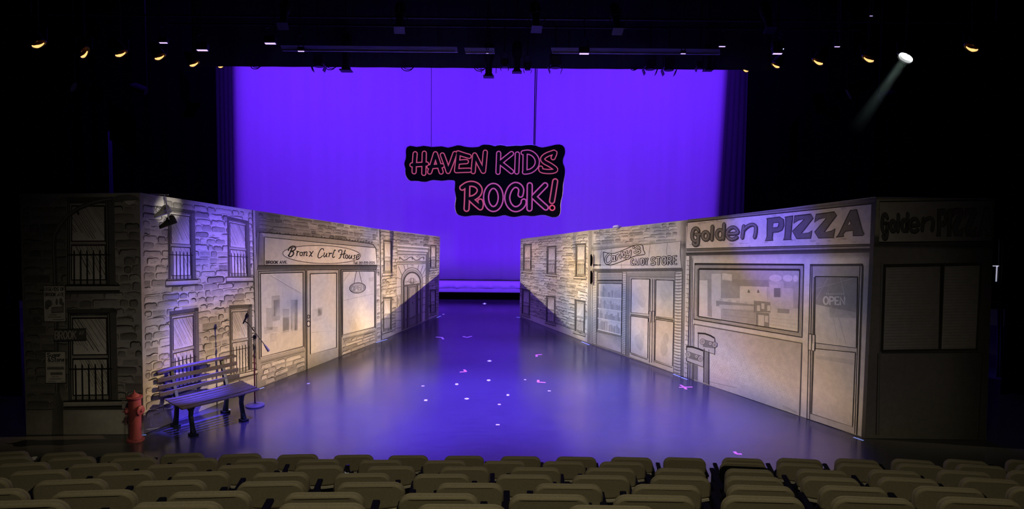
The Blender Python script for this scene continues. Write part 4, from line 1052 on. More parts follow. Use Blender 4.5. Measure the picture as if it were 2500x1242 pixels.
fl.text('OPEN', [(2012, 724), (2063, 725), (2063, 743), (2012, 742)], 3.4, tone(1.0), layer=11)
for k in range(9): fl.stroke([(2019 + k * 5, 715), (2021 + k * 5, 719)], 2.0, tone(.8), 11)
fl.fill(g2, [tone(.8), tone(.75), tone(1.0), tone(.95)], 7); fl.stroke(g2, 1.6, INK, 9, True); fl.stroke([(1986, 850), (1981, 1010)], 4, tone(.2), 9)
fl.stroke([(1990, 676), (1986, 838)], 3.4, tone(.14), 11); fl.stroke([(1983, 648), (1977, 1022)], 1.1, INK, 8); fl.stroke([(2100, 648), (2087, 1058)], 1.1, INK, 8)
fl.fill([bil(g2, .05, .1), bil(g2, .97, .1), bil(g2, .97, .17), bil(g2, .05, .15)], tone(.68), 8)
hq = [(1975.5, 814), (1991, 816.5), (1990, 856), (1974.5, 853)]
fl.fill(hq, tone(.95), 11); fl.stroke(hq, 1.8, INK, 12, True); fl.stroke([(1983, 815), (1982, 854)], 2.2, tone(.15), 12)
fl.finish('painted_door', 'painted pizza shop glass door with OPEN lettering')
fl.fill([(2112, 650), (2124, 640), (2103, 1064), (2094, 1061)], [tone(.5), tone(.45), tone(.9), tone(.9)], 4); fl.stroke([(2108, 646), (2093, 1061)], 1.2, INK, 6)
fl.fill([(2128, 500), (2140, 484), (2112, 1069), (2104, 1067), (2124, 610)], tone(.12), 7)
fl.finish('painted_edge_shading')

# ---- right return: dark pizza shop corner
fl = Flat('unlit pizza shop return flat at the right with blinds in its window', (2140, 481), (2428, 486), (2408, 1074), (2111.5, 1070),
          lambda u, v, x, y: (.62 * (.85 + .2 * noise2(u * 5, v * 6))) * (.35 + .65 * smooth(1.0, .45, u)) * (.35 if .79 < v < .83 or v > .985 else 1) * (.62 if v < .8 else 1))  # tone drops towards the outer end, imitating the fading light there
x8 = lambda zx: 2120 + zx / 7.306
y8 = lambda zy: 470 + zy / 7.306
sgq = [(2146.5, 492), (2424, 488), (2421, 588), (2145.5, 591)]
fl.fill(sgq, [tone(.7), tone(.22), tone(.2), tone(.85)], 4); fl.stroke(sgq, 2.0, INK, 6, True)
def mapr0(x, y):
    if x < 1000:
        base = 605 - .03 * (x - 150); Hh = 120 + .085 * (x - 150); v = (y - base) / Hh
        return (x8(225 + (x - 120) * 940 / 840), y8(690 + v * 250))
    base = 612 - .05 * (x - 1060); Hh = 295 + .03 * (x - 1060); v = (y - base) / Hh
    return (x8(1205 + (x - 1060) * 1010 / 1262), y8(775 + v * 500))
goldenpizza(fl, mapr0, 0.95, tone(.07), tone(.19), tone(.5), 7)
fl.finish('painted_sign', 'painted dark corner sign reading Golden PIZZA')
for q, lab in (([(2163, 652.5), (2295, 650), (2290, 851), (2156, 853)], 'painted blinds in the wider pane'), ([(2306, 650), (2391.5, 648), (2381, 850), (2298, 851)], 'painted blinds in the narrower pane')):
    fr = [(q[0][0] - 7, q[0][1] - 8), (q[1][0] + 6, q[1][1] - 8), (q[2][0] + 6, q[2][1] + 5), (q[3][0] - 7, q[3][1] + 5)]
    fl.fill(fr, tone(.08), 4); fl.fill(q, [tone(.62), tone(.42), tone(.5), tone(.7)], 5)
    for k in range(28): fl.stroke([bil(q, .02, (k + .5) / 28), bil(q, .98, (k + .5) / 28)], 1.1, tone(.42), 6)
    fl.finish('painted_window', lab)
fl.stroke([(2151, 860), (2395, 858)], 3, tone(.12), 6); fl.stroke([(2143, 862), (2138, 1060)], 1.6, INK, 6); fl.stroke([(2150, 640), (2145, 1060)], 1.2, tone(.2), 6); fl.stroke([(2398, 858), (2388, 1068)], 1.6, INK, 6)
fl.finish('painted_panel', 'painted plain panel under the blinds')

# added lamps in the wings, with unseen barn doors that trim the wall beams
def added_barn_doors(label, L, cuts):
    L = Vector(L); t = thing('added_wall_lamp', label, 'stage light', L, 'added lamps with barn doors beside the wings')
    for P, Q, out, d in cuts:
        P, Q, out = Vector(P), Vector(Q), Vector(out)
        p = (P - L).normalized() * d; q = (Q - L).normalized() * d
        e = (q - p); k_e = 1.3 if abs(out.z) > .5 else .45; p = p - e * k_e; q = q + e * k_e; n_ = (p + q).normalized() * .004; h = out * d * .75
        m = MB(); m.v = [p, q, q + h, p + h, p + n_, q + n_, q + h + n_, p + h + n_]
        m.f = [(0,3,2,1),(4,5,6,7),(0,1,5,4),(1,2,6,5),(2,3,7,6),(3,0,4,7)]
        m.build('barn_door', M['groundrow'], t)  # unseen flag added to cut the beam
    m = MB().lathe([(.09, .02), (.10, .08), (.10, .3), (.05, .38)], n=16, R=(L - (Vector(cuts[0][0]) + Vector(cuts[0][1])) / 2).to_track_quat('Z', 'Y').to_matrix())
    m.build('housing', M['black'], t)
    MB().tube([(0, 0, .1), (0, 0, 10.15 - L.z)], .012, 6).build('hanging_pipe', M['black'], t)
lf0, lf1, rf0, rf1 = floor_pt(351, 1060), floor_pt(930, 831), floor_pt(2111, 1070), floor_pt(1443, 838)
up = lambda p, z: (p.x, p.y, z)
added_barn_doors('added black lamp with beam-trimming barn doors in the dark right wing, nearer the seats', LSP, [(up(lf0, .02), up(lf1, .02), (0, 0, -1), .9), (up(lf0, 1.3), up(lf1, 2.4), (0, 0, 1), .14), (up(floor_pt(306, 1076), 0), up(floor_pt(306, 1076), 3.6), (0, -1, 0), .55)])
added_barn_doors('added black lamp with beam-trimming barn doors in the dark left wing, nearer the seats', RSP, [(up(rf0, .02), up(rf1, .02), (0, 0, -1), .9), (up(rf0, 2.1), up(rf1, 2.7), (0, 0, 1), .14), (up(rf0, 0), up(rf0, 3.6), (0, -1, 0), .55)])

l3a, l3b, r3a, r3b = floor_pt(930, 831), floor_pt(1070.5, 770), floor_pt(1441, 839), floor_pt(1268.5, 772)
hz = lambda p, py, px: at_depth(px, py, p.y).z
added_barn_doors('added black lamp with beam-trimming barn doors in the dark right wing, farther upstage', LBK, [(up(l3a, hz(l3a, 559, 925)), up(l3b, hz(l3b, 577.5, 1074)), (0, 0, 1), .9), (up(l3b, 0), up(l3b, 2.5), (0, 1, 0), .9), (up(l3a, .02), up(l3b, .02), (0, 0, -1), .9)])
added_barn_doors('added black lamp with beam-trimming barn doors in the dark left wing, farther upstage', RBK, [(up(r3a, hz(r3a, 562, 1444)), up(r3b, hz(r3b, 583, 1271)), (0, 0, 1), .9), (up(r3b, 0), up(r3b, 2.5), (0, 1, 0), .9)])

# black hinge gaps between the two far right flats
hp = floor_pt(1441, 839)
for (ya, yb, lab) in ((622, 648, 'upper dark hinge bracket in the gap beside the candy store'), (662, 692, 'lower dark hinge bracket in the gap beside the candy store')):
    p0, p1 = at_depth(1443.5, ya, hp.y - .09), at_depth(1443.5, yb, hp.y - .09)
    m = MB().prism([(-.018, p1.z), (.006, p1.z - .02), (.03, p1.z + .05), (.03, p0.z - .05), (.006, p0.z + .02), (-.018, p0.z)], -.015, .015, Vector((1, 0, 0)), Vector((0, 0, 1)), Vector((0, -1, 0)), (p0.x, p0.y, 0))
    tag(m.build('hinge_bracket', M['groundrow']), lab, 'hinge', 'hinges between the flats')

# crumpled white rag on top of the candy store flat
p = at_depth(1507, 553, floor_pt(1507, 862).y)
m = MB().lathe([(0.0, 0), (.075, .006), (.09, .018), (.06, .034), (.02, .046), (.0, .047)], (p.x, p.y, p.z - .02), 14)
for i, v in enumerate(m.v): m.v[i] = v + Vector((.012 * math.sin(i * 2.3), .5 * (p.y - v.y), .009 * math.sin(i * 1.7)))
tag(m.build('cloth_rag', M['skirt'], smooth=True), 'crumpled white rag lying on top of the candy store flat', 'rag')

# ------------------------------------------------------------------ hanging neon-style sign
SY = 17.6
xn = lambda zx: 940 + zx / 5.175
yn = lambda zy: 320 + zy / 5.175
def PN(zx, zy, dy=0.0): 
    p = at_depth(xn(zx), yn(zy), SY); return Vector((p.x, SY - dy, p.z))
sc0 = PN(1250, 170)
sign_root = thing('hanging_sign', 'large dark hanging sign reading HAVEN KIDS ROCK! in pink outline letters', 'sign', (sc0.x, SY, sc0.z))
OUT = [(285,200),(320,186),(360,192),(400,200),(445,194),(490,186),(545,193),(600,201),(660,196),(720,192),(760,202),(800,210),(850,198),(920,179),(960,183),(1000,195),(1050,203),(1100,206),(1150,203),(1190,197),(1215,180),(1250,169),(1320,172),(1390,190),(1425,180),(1460,175),(1500,181),(1540,191),(1590,187),(1650,182),(1720,184),(1790,176),(1845,174),(1900,181),(1945,200),(1990,207),(2040,198),(2100,185),(2150,172),(2200,168),(2240,180),(2266,212),(2273,260),(2265,300),(2250,335),(2242,370),(2246,410),(2262,445),(2270,490),(2268,540),(2262,580),(2252,640),(2245,690),(2244,750),(2238,810),(2222,870),(2213,930),(2215,985),(2210,1035),(2192,1065),(2160,1082),(2110,1084),(2065,1070),(2020,1056),(1975,1054),(1930,1060),(1885,1069),(1840,1070),(1790,1063),(1740,1062),(1690,1072),(1640,1081),(1600,1078),(1560,1069),(1525,1058),(1490,1058),(1445,1070),(1400,1078),(1350,1077),(1300,1072),(1250,1065),(1200,1060),(1150,1059),(1100,1061),(1055,1069),(1010,1073),(965,1066),(930,1054),(905,1030),(893,990),(888,950),(892,900),(900,855),(895,795),(884,740),(888,690),(890,645),(884,625),(868,617),(800,614),(760,620),(720,625),(670,619),(620,613),(590,617),(560,626),(530,635),(500,638),(460,634),(420,626),(375,624),(330,626),(300,610),(278,580),(264,545),(262,505),(264,470),(254,440),(248,410),(256,380),(268,345),(271,300),(268,260),(272,225)]
m = MB(); b = len(m.v)
for dy in (0.0, 0.05):
    for p in OUT: m.v.append(PN(*p, dy=dy) - Vector(sign_root.location))
n = len(OUT); m.f.append(list(range(n))); m.f.append(list(range(n, 2 * n))[::-1])
for i in range(n): m.f.append([i, (i + 1) % n, n + (i + 1) % n, n + i])
me_o = mobj('board', m.v, m.f, M['board'], sign_root)
# pale line round the board, standing in for a glow along its edge
m = MB(); m.tube([PN(*p, dy=0.03) - Vector(sign_root.location) for p in OUT + OUT[:1]], 0.011, 6)
m.build('edge_halo', M['boardedge'], sign_root)
E = lambda cx, cy, rx, ry, a0=0, a1=360, n=28: arc(cx, cy, rx, ry, a0, a1, n)
LET = {
 'H': [[(385,285),(376,400),(372,512)], [(500,278),(497,400),(494,532)], [(345,425),(440,420),(530,414)]],
 'A': [[(640,285),(605,400),(568,515)], [(640,285),(675,390),(712,515)], [(560,450),(640,443),(725,436)]],
 'V': [[(728,300),(765,400),(800,508)], [(885,282),(845,395),(800,508)]],
 'E': [[(928,280),(918,390),(905,498)], [(925,274),(990,296),(1065,318)], [(925,393),(985,386),(1030,384)], [(905,498),(990,494),(1070,492)]],
 'N': [[(1135,300),(1124,410),(1116,510)], [(1135,300),(1185,400),(1240,505)], [(1268,265),(1258,380),(1246,505)]],
 'K': [[(1437,280),(1432,400),(1428,518)], [(1598,283),(1520,345),(1450,402)], [(1462,402),(1530,455),(1598,510)]],
 'I': [[(1672,288),(1668,400),(1664,515)]],
 'D': [[(1770,290),(1768,400),(1766,512)], [(1745,272),(1810,265),(1870,290),(1912,340),(1922,400),(1900,455),(1850,497),(1800,512),(1762,516)]],
 'S': [[(2122,335),(2145,268),(2095,278),(2030,305),(1990,345),(2010,385),(2090,430),(2155,482),(2120,505),(2040,508),(1975,495),(1965,465)]],
}
LET2 = {
 'R': [[(1042,700),(1038,850),(1032,978)], [(978,712),(1040,672),(1110,664),(1170,690),(1198,740),(1180,795),(1130,835),(1085,848)], [(1080,848),(1140,905),(1205,960)], [(1205,960),(1212,920),(1205,885)]],
 'O': [E(1370, 835, 92, 145)],
 'C': [[(1712,800),(1720,735),(1690,690),(1640,678),(1590,712),(1555,780),(1545,850),(1565,920),(1610,970),(1660,982),(1710,960),(1745,920),(1752,885)]],
 'K': [[(1828,682),(1826,830),(1824,975)], [(2022,682),(1950,755),(1880,828)], [(1885,830),(1960,900),(2030,962)]],
 '!': [[(2148,632),(2128,760),(2108,880)], [(2110,965),(2111,966)]],
}
def letter_mesh(paths, w, dep, name, mt, parent, label=None):
    V = []; Fc = []; o0 = Vector(sign_root.location)
    for li, p in enumerate(paths):
        p = densify(p); dd = dep + li * 0.0006
        n = len(p); b = len(V)
        for i in range(n):
            x0, y0 = p[max(0, i-1)]; x1, y1 = p[min(n-1, i+1)]; L = math.hypot(x1-x0, y1-y0) or 1
            ox, oy = -(y1-y0)/L*w/2, (x1-x0)/L*w/2
            V.append(PN(p[i][0]+ox, p[i][1]+oy, dd) - o0); V.append(PN(p[i][0]-ox, p[i][1]-oy, dd) - o0)
        for i in range(n-1): Fc.append([b+2*i, b+2*i+1, b+2*i+3, b+2*i+2])
        for e in ((p[0], p[-1]) if math.dist(p[0], p[-1]) > 3 or n < 8 else ()):
            b = len(V)
            for k in range(14):
                a = 2*math.pi*k/14; V.append(PN(e[0]+w/2*math.cos(a), e[1]+w/2*math.sin(a), dd + 0.0003) - o0)
            Fc.append(list(range(b, b+14)))
    o = mobj(name, V, Fc, mt, parent)
    if label: o['label'] = label
    return o
for row, (D_, wo, wi) in enumerate(((LET, 66, 40), (LET2, 80, 46))):
    for ch, paths in D_.items():
        t = letter_mesh(paths, wo, 0.060, 'neon_letter', M['neonpink'] if ch in 'KIDOC' else M['neonred'], sign_root, 'pink outlined letter ' + ch if ch != '!' else 'pink outlined exclamation mark')
        letter_mesh(paths if ch != '!' else [paths[0], paths[1]], wi, 0.066, 'letter_face', M['letterface'], t)
wa, wb = at_depth(1053, 357, SY), at_depth(1306, 353, SY)
def wire(x0, z0, x1, z1, r): return MB().tube([(x0 - sc0.x, 0.0, z0 - sc0.z), (x1 - sc0.x, 0.0, z1 - sc0.z)], r, 6)
wt = at_depth(1053, 150, SY)
wire(wa.x, wa.z - .05, wa.x, 10.15, 0.006).build('suspension_wire', M['cable'], sign_root)
w2 = at_depth(1303.5, 350, SY); w3 = at_depth(1307, 165, SY); w4 = at_depth(1306, 352, SY); w5 = at_depth(1311, 165, SY)
k_ = lambda a, b: a.x + (b.x - a.x) * (10.15 - a.z) / (b.z - a.z)
wire(w2.x, w2.z - .05, k_(w2, w3), 10.15, 0.013).build('suspension_wire', M['cable'], sign_root)
wire(w4.x, w4.z - .05, k_(w4, w5), 10.15, 0.010).build('power_cable', M['cable'], sign_root)

# ------------------------------------------------------------------ park bench
FLp, FRp, RLp, RRp = floor_pt(463, 1060), floor_pt(590, 1026), floor_pt(427, 1040), floor_pt(545, 1006)
bc = (FLp + FRp + RLp + RRp) / 4
ex = ((FRp + RRp) - (FLp + RLp)).normalized(); ey = Vector((-ex.y, ex.x, 0))      # ey towards the wall (back)
sp = (((FRp + RRp) - (FLp + RLp)) / 2).length; dp = abs(((RLp + RRp) / 2 - (FLp + FRp) / 2).dot(ey))
bc = bc + (floor_pt(632, 946) - floor_pt(351, 1060)).cross(Vector((0, 0, 1))).normalized() * .045
bench = thing('park_bench', 'weathered slatted park bench with dark iron legs against the brick wall', 'bench', (bc.x, bc.y, 0), rot=(0, 0, math.atan2(ex.y, ex.x)))
hl = sp / 2
X_, Y_, Z_ = Vector((1, 0, 0)), Vector((0, 1, 0)), Vector((0, 0, 1))
for sx in (-1, 1):
    x = sx * hl
    m = MB().beam([(x, -dp/2 - .02, .03), (x, -dp/2 + .005, .12), (x, -dp/2 + .05, .28), (x, -dp/2 + .03, .40), (x, -dp/2 - .03, .445)], .055, [.10, .06, .055, .07, .05], X_)
    m.box((x, -dp/2 - .02, .018), (.11, .13, .036)); m.build('leg', M['iron'], bench, bevel=.006)
    m = MB().beam([(x, dp/2 + .02, .03), (x, dp/2 - .01, .15), (x, dp/2 - .04, .33), (x, dp/2 - .03, .45), (x, dp/2 + .05, .65), (x, dp/2 + .12, .87)], .055, [.10, .06, .06, .07, .055, .045], X_)
    m.box((x, dp/2 + .02, .018), (.11, .13, .036)); m.build('leg', M['iron'], bench, bevel=.006)
    m = MB().beam([(x, -dp/2 + .04, .36), (x, -dp/2 + .12, .405), (x, 0, .42), (x, dp/2 - .12, .405), (x, dp/2 - .04, .37)], .05, .05, X_)
    m.build('seat_bearer', M['iron'], bench, bevel=.005)
L_ = hl + .27
for k in range(6):
    y = -dp/2 - .05 + k * dp / 5.6
    m = MB(); pts = []
    for i in range(9):
        t = i / 8 * 2 - 1; pts.append((t * (L_ - .045) + .04, y - .045 * (1 - t * t) + .03, .462 + .012 * ((k - 2.5) / 2.5) ** 2 - (.02 if k == 0 else 0)))
    m.beam(pts, .074, .022, Y_); m.build('seat_slat', M['slat'], bench, bevel=.004)
for k, (z, y) in enumerate(((.56, dp/2 - .005), (.66, dp/2 + .025), (.76, dp/2 + .06))):
    m = MB().beam([(-L_ + .02, y, z), (0, y + .012, z), (L_ - .03, y, z)], .028, .062, Y_); m.build('back_slat', M['slat'], bench, bevel=.004)
m = MB().beam([(-L_ + .03, dp/2 + .09, .872), (-hl + .02, dp/2 + .10, .885), (0, dp/2 + .095, .885), (L_ - .05, dp/2 + .085, .885)], .095, .034, Y_)
m.build('top_rail', M['slat'], bench, bevel=.006)

# ------------------------------------------------------------------ fire hydrant
hpos = floor_pt(331, 1074); hy = thing('fire_hydrant', 'red fire hydrant standing at the corner of the brick wall', 'fire hydrant', (hpos.x, hpos.y, 0))
prof = [(.124, 0), (.126, .012), (.120, .024), (.092, .030), (.086, .045), (.085, .36), (.089, .37), (.091, .52), (.087, .625)]
MB().lathe(prof, n=32).build('barrel', M['red'], hy, smooth=True)
m = MB().lathe([(.086, .615), (.106, .628), (.114, .645), (.112, .658), (.095, .660), (.070, .664), (.066, .672), (.050, .690), (.030, .700), (.026, .704)], n=32)
m.build('bonnet', M['red'], hy, smooth=True)
m = MB().lathe([(.020, .70), (.020, .712), (.013, .716), (.012, .742), (.007, .745)], n=6); m.build('operating_nut', M['red'], hy)
for k in range(6):
    a = 2 * math.pi * k / 6; m = MB().lathe([(.012, .024), (.012, .036), (.004, .038)], (.103 * math.cos(a), .103 * math.sin(a), 0), 6); m.build('base_bolt', M['red'], hy)
def nozzle(ang, z, r, ln, cap):
    d = Vector((math.cos(ang), math.sin(ang), 0)); R = d.to_track_quat('Z', 'Y').to_matrix()
    n_ = MB().lathe([(r * .75, .05), (r * .75, .085), (r, .088), (r * 1.0, .10)], (0, 0, z), 24, R).build('nozzle', M['red'], hy, smooth=True)
    c_ = MB().lathe([(r * 1.12, .10), (r * 1.15, .112), (r * 1.1, .125), (r * .85, .132), (r * .5, .136), (r * .32, .138), (r * .30, .138 + ln), (r * .1, .14 + ln)], (0, 0, z), 24, R).build('nozzle_cap', M['red'], n_, smooth=True)
    return d
nozzle(math.radians(212), .455, .044, .02, 1)
nozzle(math.radians(-22), .465, .062, .014, 1)
ch = [( -.085 + .006 * math.sin(i), -.062 - .03 * math.sin(math.pi * i / 16), .43 - .16 * math.sin(math.pi * i / 16)) for i in range(9)] + [(-.02 + .09 * i / 8, -.092 + .01 * i / 8, .27 + .17 * (i / 8) ** 1.6) for i in range(1, 9)]
MB().tube(ch, .004, 6).build('cap_chain', M['chain'], hy)
MB().tube([(-.10, -.075, .42), (-.103, -.08, .34), (-.096, -.082, .27)], .004, 6).build('cap_chain', M['chain'], hy)

# ------------------------------------------------------------------ microphone stand
mp_ = floor_pt(622.5, 990); MY = mp_.y
ms = thing('microphone_stand', 'black boom microphone stand on a round base beside the bench', 'microphone stand', (mp_.x, MY, 0))
def mq(px, py, dy=0):
    p = at_depth(px, py, MY + dy); return Vector((p.x - mp_.x, dy, p.z))
MB().lathe([(.150, 0), (.156, .006), (.154, .018), (.12, .030), (.05, .040), (.02, .046), (.014, .06)], n=40).build('base', M['micbase'], ms, smooth=True)
kx = mq(622, 822); MB().tube([(0, 0, .05), (0, 0, kx.z * .50)], .0125, 12).build('lower_pole', M['micred'], ms)
MB().tube([(0, 0, kx.z * .50), (0, 0, kx.z * .76)], .0125, 12).build('middle_pole', M['micred'], ms)
m = MB().lathe([(.013, 0), (.019, .01), (.02, .07), (.013, .09)], (0, 0, mq(622, 853).z), 12); m.build('height_clutch', M['mic'], ms)
MB().tube([(0, 0, kx.z * .74), (0, 0, kx.z)], .009, 10).build('upper_pole', M['mic'], ms)
m = MB().box((kx.x, 0, kx.z), (.05, .04, .06)); m.tube([(kx.x - .05, -.01, kx.z - .005), (kx.x + .03, -.01, kx.z + .005)], .008, 8); m.build('boom_clutch', M['mic'], ms, bevel=.008)
b0, b1, b2 = mq(606, 789), mq(645, 840), mq(657, 857)
MB().tube([b0, b1], .007, 10).build('boom_arm', M['mic'], ms)
m = MB().tube([b1, (b1 * .7 + b2 * .3), b2], [.010, .018, .026], 12); m.build('counterweight', M['rubber'], ms, smooth=True)
m = MB().tube([mq(616, 801), mq(621, 808)], .013, 10); m.build('boom_collar', M['mic'], ms)
c0, c1, c2 = mq(593.5, 789.5), mq(601, 775), mq(606, 763)
mic = MB().tube([c0, c1], [.013, .018], 14).build('microphone', M['mic'], ms, smooth=True)
hd = (c2 - c1)
m = MB().tube([c1 + hd * t for t in (-.08, .0, .25, .6, .85, 1.0)], [.018, .022, .030, .031, .024, .010], 16)
m.build('windscreen', M['mic'], mic, smooth=True)
MB().tube([mq(598, 784), mq(604, 788), b0], .010, 8).build('microphone_clip', M['mic'], ms)

# ------------------------------------------------------------------ sneakers hung over a rod
sy = floor_pt(403, 1041).y - 0.16
def sq(px, py, dy=0): return at_depth(px, py, sy + dy)
r0, r1 = sq(366, 472.5, .14), sq(411, 475)
rod = MB().tube([r0, r1], .008, 8).build('hanging_rod', M['silver'], origin=r0)
tag(rod, 'thin metal rod jutting from the top of the brick house flat', 'rod')
def shoe(name, lab, mupper, msole, org, fwd, up, ln, laces):
    fwd = fwd.normalized(); side = fwd.cross(up).normalized(); up = side.cross(fwd).normalized()
    R = Matrix((fwd, side, up)).transposed()
    t = thing(name, lab, 'shoe', org, 'pair of hanging sneakers'); t.rotation_euler = R.to_euler()
    prof = [(-.50, .23, .10, .26), (-.46, .30, .13, .44), (-.34, .33, .14, .50), (-.20, .32, .14, .50), (-.08, .28, .14, .44), (.04, .25, .15, .32), (.18, .24, .165, .25), (.32, .20, .165, .20), (.43, .15, .13, .16), (.50, .10, .06, .11)]
    V = []; Fc = []; n = 16
    for x, hw, _, h in prof:
        for k in range(n):
            a = 2 * math.pi * k / n; c_, s_ = math.cos(a), math.sin(a)
            w = hw * .5 * (1 - .35 * max(0, s_)); V.append(Vector((x * ln, w * ln * c_ * 1.15, (h * .5 + h * .5 * (abs(s_) ** .7) * (1 if s_ > 0 else -1)) * ln)))
    for i in range(len(prof) - 1):
        for k in range(n): Fc.append([i*n+k, i*n+(k+1) % n, (i+1)*n+(k+1) % n, (i+1)*n+k])
    Fc.append(list(range(n))[::-1]); Fc.append([(len(prof)-1)*n+k for k in range(n)])
    mobj('upper', V, Fc, mupper, t, smooth=True)
    sole = [(-.51, .09), (-.45, .14), (-.2, .155), (0, .145), (.2, .175), (.35, .165), (.46, .11), (.52, .04), (.52, -.04), (.46, -.11), (.35, -.165), (.2, -.175), (0, -.145), (-.2, -.155), (-.45, -.14), (-.51, -.09)]
    MB().prism([(a * ln, b * ln) for a, b in sole], -.05 * ln, .05 * ln, X_, Y_, Z_, (0, 0, 0)).build('sole', msole, t, bevel=.004)
    for k in range(4):
        x = -.06 + k * .09; h = .47 - k * .065
        MB().tube([(x * ln, -.10 * ln, (h - .07) * ln), ((x + .03) * ln, 0, h * ln), ((x + .04) * ln, .10 * ln, (h - .07) * ln)], .005, 6).build('lace', M['lace'], t)
    Ri = R.inverted()
    for pts in laces: MB().tube([Ri @ (p - Vector(org)) for p in pts], .006, 6).build('hanging_lace', M['lace'], t)
    return t
# first shoe: toe down-left ; second: sole turned to the audience
o1_ = sq(398, 523); o2_ = sq(411, 549, -.13)
shoe('sneaker', 'white high-top sneaker hanging by its laces, higher of the pair', M['shoewhite'], M['shoewhite'], o1_, Vector((-.72, -.55, -.28)), Vector((.15, -.2, 1)), .25,
     [[sq(404, 505), sq(403, 490), sq(404, 474.5)], [sq(401, 488), sq(400, 482), sq(404, 479), sq(406, 486)]])
shoe('sneaker', 'dark sneaker hanging below the white one on a longer lace', M['shoedark'], M['shoedark'], o2_, Vector((-.80, -.30, -.30)), Vector((.3, .1, 1)), .25,
     [[sq(414, 531), sq(411, 505), sq(408, 476)], [sq(416, 532), sq(410, 508), sq(406, 480)]])

# ------------------------------------------------------------------ spike tape on the deck
def tape(name, lab, segs, m, wpx=2.4, group=None, cat='tape mark', z=0.002):
    mm = MB(); cz = None
    allp = []
    for seg in segs:
        a, b = floor_pt(*seg[0]), floor_pt(*seg[1]); w = seg[2] if len(seg) > 2 else 0.045
        d = (b - a).normalized(); s_ = Vector((-d.y, d.x, 0)) * w / 2
        n = len(mm.v); mm.v += [a - s_, b - s_, b + s_, a + s_]
        for k in range(4): mm.v.append(mm.v[n + k] + Vector((0, 0, z)))
        mm.f += [[n+q for q in f] for f in [(0,3,2,1),(4,5,6,7),(0,1,5,4),(1,2,6,5),(2,3,7,6),(3,0,4,7)]]
        allp += [a, b]
    c_ = sum(allp, Vector()) / len(allp)
    return tag(mm.build(name, m, origin=(c_.x, c_.y, 0)), lab, cat, group)
GP, GB, GX = 'corner tape marks on the deck', 'blue tape along the flats', 'small white crosses on the deck'
tape('tape_corner', 'violet corner tape mark close to the far end of the left wall', [((1064, 822.5), (1079, 823.5)), ((1078.5, 823), (1082.5, 828))], M['tapeviolet'], group=GP)
tape('tape_corner', 'wide shallow violet corner mark in the middle of the far deck', [((1130, 821), (1140, 823.5)), ((1140, 823.5), (1152, 820.3))], M['tapeviolet'], group=GP)
tape('tape_corner', 'pink arrow-shaped corner mark pointing right at centre stage', [((1122.5, 908), (1138, 906.8)), ((1133, 902), (1138, 907.2))], M['tapepink'], group=GP)
tape('tape_corner', 'pink corner mark right of centre, farther from the seats', [((1309.5, 866), (1323, 864.8)), ((1310, 865.5), (1310, 870.5))], M['tapepink'], group=GP)
tape('tape_corner', 'pink corner mark right of centre, nearer to the seats', [((1313.5, 932.5), (1332, 933.6)), ((1314, 927.5), (1314, 933))], M['tapepink'], group=GP)
tape('tape_corner', 'pink corner mark at the right front, just above the first seats', [((1793, 1102), (1797.5, 1107.5)), ((1797.5, 1107.5), (1811, 1108.3))], M['tapepink'], group=GP)
tape('tape_cross', 'long pink tape cross in front of the candy store', [((1658, 945), (1674, 945.2), .04), ((1672, 944.6), (1690.5, 944.4), .04), ((1660.5, 939), (1671, 945), .04), ((1671, 945), (1675.5, 950), .05)], M['tapepink'])
for lab, x, y, w in [('lone white cross nearest the far ground row', 1183, 741, 5), ('white cross right of the pink arrow, farthest of the centre crosses', 1195, 880.8, 5.5), ('white cross just below the pink arrow mark', 1193, 928, 4.5),
                     ('tilted white dash left of the upper centre cross', 1115, 937.6, 4), ('leftmost white dash on the deck, upper of two', 1032.5, 942, 3.5), ('leftmost white cross on the deck, lower of two', 1039.5, 976.7, 4.2),
                     ('widest white cross at the middle of the deck', 1139.5, 973, 5.5), ('white block mark right of the widest cross', 1240, 964, 3.2), ('small white dash beside the lower pink corner', 1282, 926.5, 2.6),
                     ('white diamond mark right of the lower pink corner', 1341, 954, 3.6), ('lowest white dash on the deck', 1215.2, 1036.5, 4.6), ('white dash alone before the salon door', 753, 936, 3.2)]:
    sg_ = [((x - w, y), (x + w, y), .042)]
    if 'cross' in lab: sg_.append(((x, y - 1.9), (x, y + 1.9), .045))
    tape('tape_mark', lab, sg_, M['tapewhite'], group=GX)
for lab, x, y in [('round white dot mark below the widest cross', 1219, 987), ('round white dot mark beside the far end of the left wall', 1082.5, 767), ('tiny white dot by the bench leg', 559, 999.5)]:
    c_ = floor_pt(x, y); tag(MB().lathe([(.028, 0), (.028, .003)], (c_.x, c_.y, 0), 14).build('tape_dot', M['tapewhite'], origin=(c_.x, c_.y, 0)), lab, 'tape mark', GX)
for lab, p, q in [('blue tape at the joint between brick house and salon', (624, 951.5), (645, 945.5)), ('blue tape at the joint between salon and arched door', (918.5, 836), (945, 828)), ('short pale tape at the far end of the left wall', (1067, 775), (1076, 771)),
                  ('short pale tape at the far end of the right wall', (1261, 774), (1270, 775)), ('blue tape at the foot of the far brick house, right wall', (1420, 834), (1438.5, 841.5)), ('blue tape under the candy store corner', (1644, 913), (1661, 919.5)),
                  ('blue tape under the near edge of the pizza shop', (1663, 921), (1678, 926)), ('blue tape at the front corner of the pizza shop', (2084, 1067), (2108, 1075)), ('pale tape at the corner beside the hydrant', (340, 1062.5), (357, 1061))]:
    tape('tape_strip', lab, [(p, q, .035)], M['tapeblue'], group=GB)
